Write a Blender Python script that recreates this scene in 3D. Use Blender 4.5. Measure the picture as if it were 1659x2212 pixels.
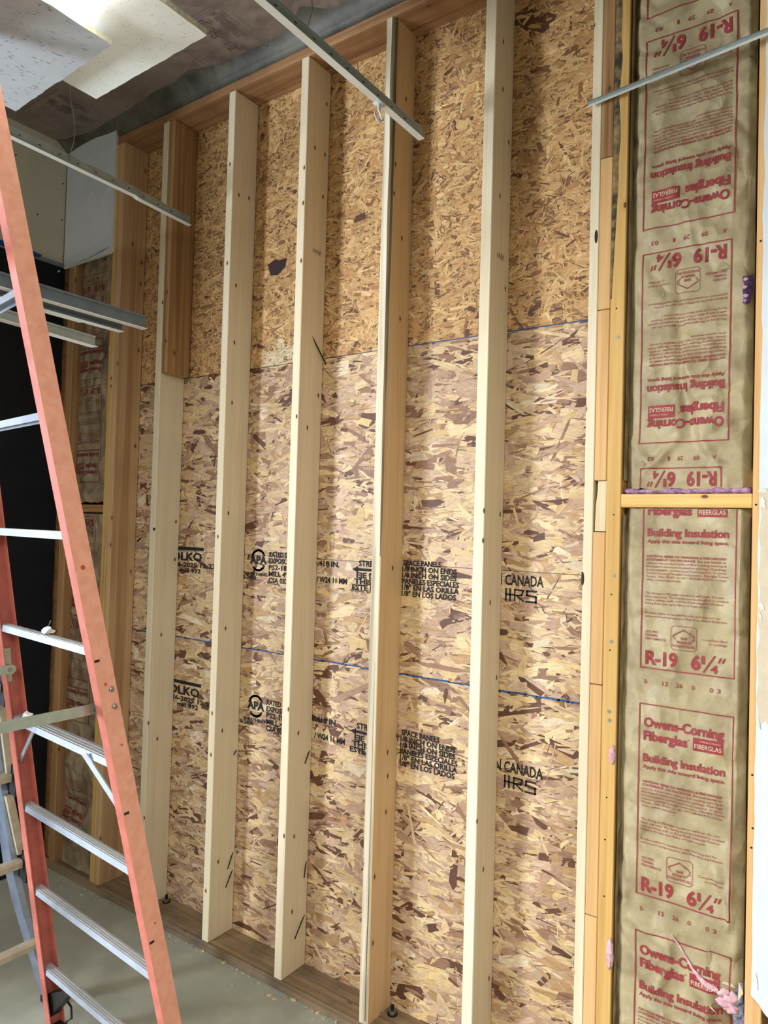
import bpy, bmesh, math, random
import numpy as np
from mathutils import Vector, Matrix, noise

# ------------------------------------------------------------------ reset
for o in list(bpy.data.objects):
    bpy.data.objects.remove(o, do_unlink=True)
scene = bpy.context.scene
col = scene.collection
random.seed(7)
rng = np.random.default_rng(11)


def lin(r, g, b):
    f = lambda c: (c / 12.92 if c <= 0.04045 else ((c + 0.055) / 1.055) ** 2.4)
    return (f(r / 255), f(g / 255), f(b / 255), 1.0)


# ------------------------------------------------------------------ camera
CP = Vector((2.8798, -2.2221, 1.7716))
yaw, pitch, roll = math.radians(-35.072), math.radians(1.3149), math.radians(1.5867)
fw = Vector((math.cos(pitch) * math.sin(yaw), math.cos(pitch) * math.cos(yaw), math.sin(pitch)))
r0 = fw.cross(Vector((0, 0, 1))).normalized()
u0 = r0.cross(fw)
rt = r0 * math.cos(roll) + u0 * math.sin(roll)
up = -r0 * math.sin(roll) + u0 * math.cos(roll)
cam = bpy.data.cameras.new('camera')
cam.sensor_fit = 'VERTICAL'
cam.sensor_height = 24.0
cam.lens = 1556.27 / 2212 * 24.0
cam.clip_start = 0.05
camo = bpy.data.objects.new('camera', cam)
col.objects.link(camo)
M = Matrix(((rt.x, up.x, -fw.x, CP.x), (rt.y, up.y, -fw.y, CP.y), (rt.z, up.z, -fw.z, CP.z), (0, 0, 0, 1)))
camo.matrix_world = M
scene.camera = camo

# ------------------------------------------------------------------ world, lights, exposure
scene.view_settings.view_transform = 'Standard'
scene.view_settings.look = 'None'
scene.view_settings.gamma = 1
scene.view_settings.use_curve_mapping = False
scene.view_settings.exposure = 0.2
w = bpy.data.worlds.new('world')
scene.world = w
w.use_nodes = True
w.node_tree.nodes['Background'].inputs[0].default_value = (1.0, 0.96, 0.90, 1)
w.node_tree.nodes['Background'].inputs[1].default_value = 0.13


def area(name, loc, target, sx, sy, power, color):
    l = bpy.data.lights.new(name, 'AREA')
    l.shape = 'RECTANGLE'
    l.size, l.size_y, l.energy, l.color = sx, sy, power, color
    o = bpy.data.objects.new(name, l)
    col.objects.link(o)
    o.location = loc
    o.rotation_euler = (Vector(target) - Vector(loc)).to_track_quat('-Z', 'Y').to_euler()
    return o


# daylight from the shop front behind the camera, and the ceiling troffers in the rest of the room
area('window_daylight', (-2.2, -5.2, 1.45), (1.4, 0, 1.2), 1.2, 1.5, 480, (0.82, 0.91, 1.0))
for lx, ly in ((2.0, -3.7), (3.4, -3.1), (2.7, -5.2), (4.6, -3.3)):
    area('troffer_light', (lx, ly, 3.07), (lx, ly, 0), 0.6, 1.2, 48, (1.0, 0.955, 0.88))

# ------------------------------------------------------------------ material helpers


def newmat(name):
    m = bpy.data.materials.new(name)
    m.use_nodes = True
    nt = m.node_tree
    for n in list(nt.nodes):
        nt.nodes.remove(n)
    out = nt.nodes.new('ShaderNodeOutputMaterial')
    bs = nt.nodes.new('ShaderNodeBsdfPrincipled')
    nt.links.new(bs.outputs[0], out.inputs[0])
    return m, nt, bs


def N(nt, t, **kw):
    n = nt.nodes.new(t)
    for k, v in kw.items():
        setattr(n, k, v)
    return n


def ramp(nt, fac, stops):
    r = N(nt, 'ShaderNodeValToRGB')
    e = r.color_ramp.elements
    while len(e) < len(stops):
        e.new(0.5)
    for i, (p, c) in enumerate(stops):
        e[i].position = p
        e[i].color = c
    nt.links.new(fac, r.inputs[0])
    return r.outputs[0]


def mixc(nt, fac, a, b, mode='MIX'):
    m = N(nt, 'ShaderNodeMix', data_type='RGBA', blend_type=mode)
    if hasattr(fac, 'links'):
        nt.links.new(fac, m.inputs[0])
    else:
        m.inputs[0].default_value = fac
    for v, i in ((a, 6), (b, 7)):
        if hasattr(v, 'links'):
            nt.links.new(v, m.inputs[i])
        else:
            m.inputs[i].default_value = v
    return m.outputs[2]


def math_(nt, op, a, b=0.0):
    m = N(nt, 'ShaderNodeMath', operation=op)
    for v, i in ((a, 0), (b, 1)):
        if hasattr(v, 'links'):
            nt.links.new(v, m.inputs[i])
        else:
            m.inputs[i].default_value = v
    return m.outputs[0]


def noise_(nt, vec, scale, detail=4, rough=0.6, dist=0.0):
    n = N(nt, 'ShaderNodeTexNoise')
    n.inputs['Scale'].default_value = scale
    n.inputs['Detail'].default_value = detail
    n.inputs['Roughness'].default_value = rough
    n.inputs['Distortion'].default_value = dist
    if vec is not None:
        nt.links.new(vec, n.inputs['Vector'])
    return n.outputs['Fac']


def bump(nt, bs, h, strength, dist=0.002):
    b = N(nt, 'ShaderNodeBump')
    b.inputs['Strength'].default_value = strength
    b.inputs['Distance'].default_value = dist
    nt.links.new(h, b.inputs['Height'])
    nt.links.new(b.outputs[0], bs.inputs['Normal'])


def objvec(nt, scale=(1, 1, 1), rnd=True):
    tc = N(nt, 'ShaderNodeTexCoord')
    v = tc.outputs['Object']
    if rnd:
        oi = N(nt, 'ShaderNodeObjectInfo')
        mu = math_(nt, 'MULTIPLY', oi.outputs['Random'], 37.0)
        ad = N(nt, 'ShaderNodeVectorMath', operation='ADD')
        nt.links.new(v, ad.inputs[0])
        nt.links.new(mu, ad.inputs[1])
        v = ad.outputs[0]
    mp = N(nt, 'ShaderNodeMapping')
    mp.inputs['Scale'].default_value = scale
    nt.links.new(v, mp.inputs[0])
    return mp.outputs[0], v


def wood(name, dark, mid, light, axis='z', knots=0.5, rough=0.6, contrast=1.0, dirt=None, stripes=0.0):
    m, nt, bs = newmat(name)
    s = {'z': (42, 42, 0.8), 'x': (0.8, 42, 42), 'y': (42, 0.8, 42)}[axis]
    g, v = objvec(nt, s)
    n1 = noise_(nt, g, 1.0, 6, 0.62, 0.6)
    a = 0.5 - 0.22 / contrast
    b = 0.5 + 0.22 / contrast
    c = ramp(nt, n1, [(a, dark), (0.5, mid), (b, light)])
    s2 = tuple(k * 6 for k in s)
    g2, _ = objvec(nt, s2)
    n2 = noise_(nt, g2, 1.0, 3, 0.7)
    c = mixc(nt, 0.11, c, ramp(nt, n2, [(0.35, (0.25, 0.2, 0.14, 1)), (0.65, (1, 1, 1, 1))]), 'MULTIPLY')
    if stripes:
        s3 = {'z': (26, 26, 0.22), 'x': (0.22, 26, 26), 'y': (26, 0.22, 26)}[axis]
        g3, _ = objvec(nt, s3)
        n3 = noise_(nt, g3, 1.0, 2, 0.5)
        c = mixc(nt, ramp(nt, n3, [(0.5, (0, 0, 0, 1)), (0.56, (stripes,) * 3 + (1,))]), c, dark)
    if knots:
        vo = N(nt, 'ShaderNodeTexVoronoi')
        sk = {'z': (17, 17, 9), 'x': (9, 17, 17), 'y': (17, 9, 17)}[axis]
        gk, _ = objvec(nt, sk)
        vo.voronoi_dimensions = '2D'
        sp = N(nt, 'ShaderNodeSeparateXYZ')
        nt.links.new(gk, sp.inputs[0])
        o1, o2, ol = {'z': (0, 1, 2), 'x': (1, 2, 0), 'y': (0, 2, 1)}[axis]
        cb = N(nt, 'ShaderNodeCombineXYZ')
        nt.links.new(math_(nt, 'ADD', sp.outputs[o1], sp.outputs[o2]), cb.inputs[0])
        nt.links.new(sp.outputs[ol], cb.inputs[1])
        nt.links.new(cb.outputs[0], vo.inputs['Vector'])
        vo.inputs['Scale'].default_value = 1.0
        sel = N(nt, 'ShaderNodeSeparateColor')
        nt.links.new(vo.outputs['Color'], sel.inputs[0])
        on = math_(nt, 'LESS_THAN', sel.outputs[0], knots * 0.75)
        core = ramp(nt, vo.outputs['Distance'], [(0.06, (1, 1, 1, 1)), (0.10, (0, 0, 0, 1))])
        halo = ramp(nt, vo.outputs['Distance'], [(0.06, (0.7, 0.7, 0.7, 1)), (0.26, (0, 0, 0, 1))])
        c = mixc(nt, math_(nt, 'MULTIPLY', halo, math_(nt, 'MULTIPLY', on, 0.6)), c, dark)
        c = mixc(nt, math_(nt, 'MULTIPLY', core, on), c, lin(98, 66, 40))
    if dirt:
        g4, _ = objvec(nt, (5, 5, 5))
        n4 = noise_(nt, g4, 1.0, 5, 0.65)
        c = mixc(nt, ramp(nt, n4, [(0.45, (0, 0, 0, 1)), (0.7, (0.8, 0.8, 0.8, 1))]), c, dirt)
    nt.links.new(c, bs.inputs['Base Color'])
    bs.inputs['Roughness'].default_value = rough
    bs.inputs['Specular IOR Level'].default_value = 0.3
    bump(nt, bs, n2, 0.12, 0.001)
    return m


def plain(name, c, rough=0.6, metal=0.0, var=0.12, vs=9.0, bumpk=0.0, c2=None, spec=0.4):
    m, nt, bs = newmat(name)
    g, _ = objvec(nt, (vs, vs, vs))
    n = noise_(nt, g, 1.0, 6, 0.65)
    if c2 is None:
        c2 = tuple(k * (1 - var * 2.2) for k in c[:3]) + (1,)
    cc = ramp(nt, n, [(0.36, c2), (0.62, c)])
    nt.links.new(cc, bs.inputs['Base Color'])
    bs.inputs['Roughness'].default_value = rough
    bs.inputs['Metallic'].default_value = metal
    bs.inputs['Specular IOR Level'].default_value = spec
    if bumpk:
        g2, _ = objvec(nt, (vs * 5,) * 3)
        bump(nt, bs, noise_(nt, g2, 1.0, 4, 0.6), bumpk, 0.002)
    return m


MT = {}
MT['stud_new'] = wood('new_spruce', lin(218, 197, 160), lin(229, 213, 182), lin(236, 224, 198), knots=0.17, contrast=0.55)
MT['stud_tan'] = wood('aged_fir', lin(164, 124, 84), lin(202, 164, 120), lin(216, 182, 138), knots=0.14, contrast=0.9, stripes=0.4)
MT['old_orange'] = wood('old_orange_pine', lin(130, 94, 58), lin(168, 128, 84), lin(188, 150, 106), knots=0.15, contrast=1.2)
MT['old_yellow'] = wood('old_yellow_pine', lin(176, 132, 70), lin(206, 164, 96), lin(222, 186, 122), knots=0.1, contrast=0.7)
MT['block_orange'] = wood('filler_orange', lin(194, 144, 88), lin(214, 170, 114), lin(224, 186, 134), knots=0.1, contrast=0.7)
MT['block_pale'] = wood('filler_pale', lin(186, 160, 118), lin(214, 192, 152), lin(226, 208, 172), knots=0.0)
MT['plate_top'] = wood('aged_plate_x', lin(120, 84, 54), lin(162, 120, 82), lin(182, 142, 102), axis='x', knots=0.12, dirt=lin(118, 84, 60))
MT['plate_bot'] = wood('dirty_plate_x', lin(96, 76, 56), lin(134, 112, 84), lin(158, 136, 104), axis='x', knots=0.1, dirt=lin(84, 76, 68), rough=0.75)
MT['block_x'] = wood('yellow_block_x', lin(196, 152, 82), lin(222, 182, 110), lin(232, 198, 136), axis='x', knots=0.12)
MT['block_x_old'] = wood('brown_block_x', lin(130, 92, 56), lin(160, 118, 76), lin(176, 136, 94), axis='x', knots=0.1)
MT['bark'] = wood('bark_wane', lin(66, 56, 44), lin(128, 110, 84), lin(176, 158, 128), knots=0.0, contrast=1.2, rough=0.9)
MT['bark_mottle'] = plain('mottled_bark', lin(150, 126, 86), 0.9, 0, 0.3, 30, 0.8, c2=lin(58, 50, 40))
MT['wane_white'] = wood('weathered_edge', lin(150, 136, 112), lin(212, 198, 170), lin(230, 220, 198), knots=0.1, contrast=1.1)
MT['concrete'] = plain('trowelled_concrete', lin(174, 174, 160), 0.5, 0, 0.14, 2.2, 0.06, c2=lin(146, 148, 134))
MT['white_paint'] = plain('white_wall_paint', lin(208, 214, 218), 0.6, 0, 0.03, 14, 0.05)
MT['cream_paint'] = plain('cream_wall_paint', lin(196, 190, 172), 0.65, 0, 0.04, 5, 0.03)
MT['black_paint'] = plain('black_wall_paint', lin(24, 27, 33), 0.55, 0, 0.15, 4, 0.05, spec=0.25)
MT['gypsum'] = plain('gypsum_core', lin(224, 220, 210), 0.9, 0, 0.12, 60, 0.4)
MT['torn_paper'] = plain('torn_drywall_paper', lin(206, 190, 166), 0.85, 0, 0.05, 22, 0.5)
MT['kraft'] = plain('kraft_facing', lin(174, 158, 122), 0.5, 0, 0.16, 11, 0.25, c2=lin(146, 130, 98))
MT['kraft_dark'] = plain('shaded_kraft', lin(158, 138, 108), 0.5, 0, 0.16, 10, 0.3, c2=lin(122, 104, 80))  # darker copy of the kraft, the left bay's shade put into its colour
MT['kraft_ceiling'] = plain('ceiling_kraft', lin(138, 122, 112), 0.55, 0, 0.12, 5, 0.3)
MT['film_dark'] = plain('vapor_film', lin(94, 89, 78), 0.55, 0, 0.3, 7, 0.4)
MT['print_red'] = plain('red_ink', lin(152, 50, 54), 0.6, 0, 0.12, 70)
MT['print_red_dark'] = plain('dark_red_ink', lin(128, 54, 56), 0.6, 0, 0.15, 60)  # darker red print for the left batts
MT['print_purple'] = plain('dull_purple_ink', lin(108, 88, 88), 0.7, 0, 0.2, 40)
MT['ink_black'] = plain('black_stamp_ink', lin(28, 26, 26), 0.75, 0, 0.2, 120)
MT['paper_pale'] = plain('knockout_ink', lin(214, 190, 160), 0.6)
MT['pink'] = plain('pink_fiberglass', lin(224, 190, 194), 0.95, 0, 0.22, 50, 0.8, c2=lin(196, 140, 152), spec=0.1)
MT['purple_pink'] = plain('purple_fiberglass', lin(188, 152, 178), 0.95, 0, 0.25, 50, 0.8, c2=lin(136, 92, 128), spec=0.1)
MT['plastic_dark'] = plain('crinkled_plastic', lin(130, 142, 156), 0.15, 0, 0.3, 60, 0.8, c2=lin(44, 50, 62), spec=0.8)
MT['alu'] = plain('brushed_aluminium', lin(186, 194, 208), 0.38, 0.5, 0.06, 25)
MT['alu_dust'] = plain('dusty_aluminium', lin(186, 184, 178), 0.5, 0.3, 0.08, 28)
MT['alu_blue'] = plain('polished_aluminium', lin(168, 182, 206), 0.3, 0.6, 0.15, 12)
MT['zinc'] = plain('zinc_plate', lin(176, 184, 166), 0.36, 0.75, 0.08, 30)
MT['steel'] = plain('steel_rivet', lin(150, 148, 142), 0.4, 0.7, 0.1, 40)
MT['fg_web'] = plain('faded_orange_fiberglass', lin(226, 162, 136), 0.55, 0, 0.07, 34, 0.12, c2=lin(216, 148, 122))
MT['fg_red'] = plain('red_orange_fiberglass', lin(192, 108, 94), 0.5, 0, 0.09, 26, 0.1)
MT['black_plastic'] = plain('black_plastic', lin(26, 27, 30), 0.45)
MT['dusty_tan'] = plain('dusty_tan_rung', lin(178, 168, 148), 0.6, 0.1, 0.12, 20)
MT['grid_white'] = plain('white_grid_enamel', lin(226, 226, 220), 0.45, 0, 0.03, 12)
MT['grid_metal'] = plain('galvanized_grid', lin(150, 160, 154), 0.45, 0.25, 0.08, 18)
MT['grid_dark'] = plain('galvanized_dark', lin(104, 112, 116), 0.4, 0.35, 0.1, 18)
MT['slot'] = plain('slot_dark', lin(30, 32, 32), 0.8)
MT['tile_grey'] = plain('grey_tile', lin(188, 192, 198), 0.9, 0, 0.03, 20, 0.15)
MT['tile_white'] = plain('white_tile', lin(232, 234, 230), 0.9, 0, 0.02, 20, 0.12)
MT['tile_core'] = plain('tile_core', lin(214, 208, 184), 0.95, 0, 0.15, 70, 0.6)
MT['fissure'] = plain('tile_fissure', lin(112, 116, 122), 0.95)
MT['tape_blue'] = plain('blue_tape', lin(36, 76, 168), 0.6)
MT['blue_edge'] = plain('blue_edge_seal', lin(46, 92, 146), 0.8, 0, 0.2, 60)
MT['nail'] = plain('dark_nail', lin(52, 46, 40), 0.5, 0.7)
MT['scrap'] = plain('white_scrap', lin(228, 228, 226), 0.8)
MT['sawdust'] = plain('sawdust', lin(214, 190, 146), 0.9)
MT['wire'] = plain('tie_wire', lin(150, 146, 136), 0.4, 0.8)
m, nt, bs = newmat('lit_lens')
bs.inputs['Base Color'].default_value = (0.9, 0.9, 0.88, 1)
bs.inputs['Emission Color'].default_value = (1.0, 0.98, 0.92, 1)
bs.inputs['Emission Strength'].default_value = 9.0
MT['lens'] = m


def crumple(m, scale, dist, strength):
    # flat facets and sharp folds of handled kraft paper, in patches
    nt = m.node_tree
    bs = next(n for n in nt.nodes if n.type == 'BSDF_PRINCIPLED')
    g, _ = objvec(nt, (scale, scale, scale * 0.7))
    vo = N(nt, 'ShaderNodeTexVoronoi', feature='F1')
    vo.inputs['Scale'].default_value = 1.0
    nt.links.new(g, vo.inputs['Vector'])
    g2, _ = objvec(nt, (scale * 2.6, scale * 2.6, scale * 2))
    vo2 = N(nt, 'ShaderNodeTexVoronoi', feature='F1')
    vo2.inputs['Scale'].default_value = 1.0
    nt.links.new(g2, vo2.inputs['Vector'])
    g3, _ = objvec(nt, (5, 5, 4))
    mask = ramp(nt, noise_(nt, g3, 1.0, 2), [(0.42, (0.15, 0.15, 0.15, 1)), (0.62, (1, 1, 1, 1))])
    h = math_(nt, 'ADD', vo.outputs['Distance'], math_(nt, 'MULTIPLY', vo2.outputs['Distance'], 0.4))
    h = math_(nt, 'MULTIPLY', h, mask)
    b = N(nt, 'ShaderNodeBump')
    b.inputs['Strength'].default_value = strength
    b.inputs['Distance'].default_value = dist
    nt.links.new(h, b.inputs['Height'])
    old = bs.inputs['Normal'].links
    if old:
        nt.links.new(b.outputs[0], old[0].from_node.inputs['Normal'])
    else:
        nt.links.new(b.outputs[0], bs.inputs['Normal'])


crumple(MT['kraft'], 9, 0.035, 0.8)
crumple(MT['kraft_dark'], 8, 0.045, 0.9)
crumple(MT['kraft_ceiling'], 4, 0.03, 0.4)


def strand(name, base):
    m, nt, bs = newmat(name)
    at = N(nt, 'ShaderNodeAttribute', attribute_name='strand_color')
    uv = N(nt, 'ShaderNodeUVMap')
    mp = N(nt, 'ShaderNodeMapping')
    mp.inputs['Scale'].default_value = (14, 320, 1)
    nt.links.new(uv.outputs[0], mp.inputs[0])
    n = noise_(nt, mp.outputs[0], 1.0, 4, 0.65, 0.4)
    mp2 = N(nt, 'ShaderNodeMapping')
    mp2.inputs['Scale'].default_value = (45, 90, 1)
    nt.links.new(uv.outputs[0], mp2.inputs[0])
    n2 = noise_(nt, mp2.outputs[0], 1.0, 3, 0.6)
    c = mixc(nt, 0.5, at.outputs['Color'], ramp(nt, n, [(0.3, (0.42, 0.36, 0.32, 1)), (0.6, (1.08, 1.06, 1.04, 1))]), 'MULTIPLY')
    c = mixc(nt, 0.35, c, ramp(nt, n2, [(0.35, (0.55, 0.48, 0.42, 1)), (0.6, (1.08, 1.08, 1.08, 1))]), 'MULTIPLY')
    nt.links.new(c, bs.inputs['Base Color'])
    bs.inputs['Roughness'].default_value = 0.55
    bs.inputs['Specular IOR Level'].default_value = 0.35
    bump(nt, bs, n, 0.15, 0.0008)
    return m


MT['strand'] = strand('pressed_strands', None)
MT['osb_core'] = plain('strand_board_core', lin(150, 112, 78), 0.8)

# ------------------------------------------------------------------ mesh helpers


def tag(o, label=None, cat=None, group=None, kind=None):
    if label: o['label'] = label
    if cat: o['category'] = cat
    if group: o['group'] = group
    if kind: o['kind'] = kind
    return o


def link(name, me, mats, parent=None, loc=None, rot=None):
    o = bpy.data.objects.new(name, me)
    for m in (mats if isinstance(mats, (list, tuple)) else [mats]):
        if me.materials.find(m.name) < 0:
            me.materials.append(m)
    col.objects.link(o)
    if parent is not None:
        o.parent = parent
        if loc is None:
            # keep meshes authored in world coordinates in place
            o.matrix_parent_inverse = Matrix.Translation(-parent.location) if parent.rotation_euler.to_matrix().is_identity else parent.matrix_world.inverted()
    if loc is not None: o.location = loc
    if rot is not None: o.rotation_euler = rot
    return o


def empty(name, loc):
    o = bpy.data.objects.new(name, None)
    o.empty_display_size = 0.05
    col.objects.link(o)
    o.location = loc
    bpy.context.view_layer.update()
    return o


class MB:
    def __init__(s):
        s.v, s.f, s.mi = [], [], []

    def poly(s, pts, mi=0):
        b = len(s.v)
        s.v += [tuple(p) for p in pts]
        s.f.append(tuple(range(b, b + len(pts))))
        s.mi.append(mi)

    def box(s, x0, x1, y0, y1, z0, z1, mi=0):
        b = len(s.v)
        s.v += [(x0, y0, z0), (x1, y0, z0), (x1, y1, z0), (x0, y1, z0), (x0, y0, z1), (x1, y0, z1), (x1, y1, z1), (x0, y1, z1)]
        for q in ((0, 3, 2, 1), (4, 5, 6, 7), (0, 1, 5, 4), (1, 2, 6, 5), (2, 3, 7, 6), (3, 0, 4, 7)):
            s.f.append(tuple(b + i for i in q))
            s.mi.append(mi)

    def prism(s, pts, d, mi=0, cap=True, mi_side=None):
        """pts polygon swept by vector d"""
        b = len(s.v)
        n = len(pts)
        d = Vector(d)
        s.v += [tuple(p) for p in pts] + [tuple(Vector(p) + d) for p in pts]
        if cap:
            s.f.append(tuple(range(b + n - 1, b - 1, -1)))
            s.mi.append(mi)
            s.f.append(tuple(range(b + n, b + 2 * n)))
            s.mi.append(mi)
        for i in range(n):
            j = (i + 1) % n
            s.f.append((b + i, b + j, b + n + j, b + n + i))
            s.mi.append(mi if mi_side is None else mi_side)

    def loft(s, rings, mi=0, cap=True, closed=True):
        b = len(s.v)
        n = len(rings[0])
        for r in rings:
            s.v += [tuple(p) for p in r]
        for k in range(len(rings) - 1):
            for i in range(n if closed else n - 1):
                j = (i + 1) % n
                a = b + k * n
                s.f.append((a + i, a + j, a + n + j, a + n + i))
                s.mi.append(mi)
        if cap and closed:
            s.f.append(tuple(range(b + n - 1, b - 1, -1)))
            s.f.append(tuple(b + (len(rings) - 1) * n + i for i in range(n)))
            s.mi += [mi, mi]

    def tube(s, pts, r, n=8, mi=0):
        pts = [Vector(p) for p in pts]
        rings = []
        for i, p in enumerate(pts):
            t = (pts[min(i + 1, len(pts) - 1)] - pts[max(i - 1, 0)]).normalized()
            a = Vector((0, 0, 1)) if abs(t.z) < 0.9 else Vector((1, 0, 0))
            e1 = t.cross(a).normalized()
            e2 = t.cross(e1)
            rr = r[i] if isinstance(r, (list, tuple)) else r
            rings.append([p + (e1 * math.cos(2 * math.pi * k / n) + e2 * math.sin(2 * math.pi * k / n)) * rr for k in range(n)])
        s.loft(rings, mi)

    def bar(s, p, q, wv, tv, mi=0):
        """rectangular bar from p to q, half-extents wv and tv (vectors)"""
        p, q, wv, tv = map(Vector, (p, q, wv, tv))
        s.loft([[c - wv - tv, c + wv - tv, c + wv + tv, c - wv + tv] for c in (p, q)], mi)

    def mesh(s, name, bevel=0.0, smooth=False, recalc=True):
        me = bpy.data.meshes.new(name)
        me.from_pydata(s.v, [], s.f)
        me.polygons.foreach_set('material_index', s.mi)
        bm = bmesh.new()
        bm.from_mesh(me)
        if recalc:
            bmesh.ops.recalc_face_normals(bm, faces=bm.faces)
        if bevel:
            bmesh.ops.bevel(bm, geom=bm.edges[:], offset=bevel, segments=1, profile=0.5, affect='EDGES', clamp_overlap=True)
        if smooth:
            for f in bm.faces:
                f.smooth = True
        bm.to_mesh(me)
        bm.free()
        return me

    def build(s, name, mats, parent=None, bevel=0.0, smooth=False, recalc=True):
        return link(name, s.mesh(name, bevel, smooth, recalc), mats, parent)


def board(name, x0, x1, y0, y1, z0, z1, mat, parent=None, bevel=0.002):
    """lumber: local origin at its base centre so the grain differs board to board"""
    c = Vector(((x0 + x1) / 2, (y0 + y1) / 2, z0))
    m = MB()
    m.box(x0 - c.x, x1 - c.x, y0 - c.y, y1 - c.y, 0, z1 - z0)
    me = m.mesh(name, bevel)
    o = link(name, me, mat, None)
    if parent is not None:
        o.parent = parent
        o.location = c - parent.location
    else:
        o.location = c
    bpy.context.view_layer.update()
    return o


def raw_mesh(name, V, F):
    me = bpy.data.meshes.new(name)
    me.from_pydata([tuple(p) for p in V], [], F)
    return me


# text ---------------------------------------------------------------
_cur = {}


def text_geo(s, bold=0.0, res=2):
    k = (s, bold, res)
    if k in _cur:
        return _cur[k]
    c = bpy.data.curves.new('t', 'FONT')
    c.body = s
    c.size = 1.0
    c.resolution_u = res
    c.offset = bold
    c.fill_mode = 'FRONT'
    o = bpy.data.objects.new('t', c)
    col.objects.link(o)
    dg = bpy.context.evaluated_depsgraph_get()
    me = bpy.data.meshes.new_from_object(o.evaluated_get(dg))
    V = [(v.co.x, v.co.y) for v in me.vertices]
    F = [tuple(p.vertices) for p in me.polygons]
    bpy.data.objects.remove(o)
    bpy.data.curves.remove(c)
    bpy.data.meshes.remove(me)
    xs = [p[0] for p in V]
    x0, x1 = min(xs), max(xs)
    _cur[k] = (V, F, x0, x1)
    return _cur[k]


class Flat:
    """flat print in (u right, v down) metres, mapped on a surface later"""
    def __init__(s):
        s.v, s.f = [], []

    def text(s, t, u0, u1, base, cap, bold=0.0, res=2, fit=True, align='L'):
        V, F, x0, x1 = text_geo(t, bold, res)
        ky = cap / 0.69
        kx = (u1 - u0) / (x1 - x0) if fit else ky
        off = u0 if align == 'L' else u1 - (x1 - x0) * kx
        b = len(s.v)
        s.v += [(off + (p[0] - x0) * kx, base - p[1] * ky) for p in V]
        s.f += [tuple(b + i for i in f) for f in F]

    def rect(s, u0, v0, u1, v1):
        b = len(s.v)
        s.v += [(u0, v0), (u0, v1), (u1, v1), (u1, v0)]
        s.f.append((b, b + 1, b + 2, b + 3))

    def line(s, pts, wd, closed=False):
        n = len(pts)
        for i in range(n if closed else n - 1):
            a = Vector(pts[i]); c = Vector(pts[(i + 1) % n])
            d = (c - a)
            L = d.length
            d /= L
            nn = Vector((-d.y, d.x)) * wd / 2
            k = max(1, int(L / 0.012))
            a2 = a - d * wd / 2
            c2 = c + d * wd / 2
            for j in range(k):
                p = a2.lerp(c2, j / k); q = a2.lerp(c2, (j + 1) / k)
                b = len(s.v)
                s.v += [tuple(p - nn), tuple(p + nn), tuple(q + nn), tuple(q - nn)]
                s.f.append((b, b + 1, b + 2, b + 3))

    def mesh(s, name, fn, maxlen=0.02):
        bm = bmesh.new()
        vs = [bm.verts.new((p[0], p[1], 0)) for p in s.v]
        for f in s.f:
            try:
                bm.faces.new([vs[i] for i in f])
            except ValueError:
                pass
        for it in range(2):
            ed = [e for e in bm.edges if e.calc_length() > maxlen]
            if ed:
                bmesh.ops.subdivide_edges(bm, edges=ed, cuts=1, use_grid_fill=False)
        for v in bm.verts:
            v.co = fn(v.co.x, v.co.y)
        me = bpy.data.meshes.new(name)
        bm.to_mesh(me)
        bm.free()
        return me


D = 0.14          # stud depth
ZT = 3.618        # underside of top plate
ZC = 3.72         # ceiling kraft
# ------------------------------------------------------------------ setting: floor, ceiling, walls
m = MB()
nx, ny = 30, 30
m.box(-3.0, 6.0, -6.5, 0.3, -0.1, 0.0)
fl = m.build('floor', MT['concrete'])
tag(fl, kind='structure')

# ceiling: insulation facing that droops onto the top plate
V, F = [], []
prof = [(-0.10, 3.657), (-0.142, 3.660), (-0.152, 3.680), (-0.164, 3.704), (-0.19, 3.732), (-0.24, 3.745)]
ys = [-0.40, -0.7, -1.1, -1.6, -2.2, -3.0, -4.2, -6.5]
xs_ = [-0.66 + i * 0.13 for i in range(44)]
for x in xs_:
    for i, (y, z) in enumerate(prof):
        k = noise.noise(Vector((x * 3.1, 3.3, i * 0.35)))
        V.append((x, y + k * 0.006 * i, z + k * 0.006 * min(i, 3)))
nP = len(prof)
for i in range(len(xs_) - 1):
    for j in range(nP - 1):
        a = i * nP + j
        F.append((a, a + 1, a + nP + 1, a + nP))
me = raw_mesh('vapor_film', V, F)
for p in me.polygons: p.use_smooth = True
V2, F2 = [], []
yy = [-0.175] + ys
for x in xs_:
    for j, y in enumerate(yy):
        z = ZC + 0.008 + 0.012 * noise.noise(Vector((x * 1.6, y * 1.6, 0))) + (0.03 * max(0, (abs(((x + 0.2) % 0.61) - 0.305) - 0.27) / 0.035))
        V2.append((x, y, z))
n2 = len(yy)
for i in range(len(xs_) - 1):
    for j in range(n2 - 1):
        a = i * n2 + j
        F2.append((a, a + 1, a + n2 + 1, a + n2))
ce = raw_mesh('ceiling', V2, F2)
for p in ce.polygons: p.use_smooth = True
ceil = tag(link('ceiling', ce, MT['kraft_ceiling']), kind='structure')
link('vapor_film', me, MT['film_dark'], ceil)
# ceiling facing print: runs along +y, read from below
m = MB()
m.box(-0.9, 6.0, -6.5, 0.15, 3.80, 3.84)
m.box(-0.9, 6.0, -0.12, 0.15, 3.66, 3.80)
m.build('light_block_backing', MT['film_dark'], ceil)['kind'] = 'stuff'  # unseen backing added above the ceiling to block world light
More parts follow.
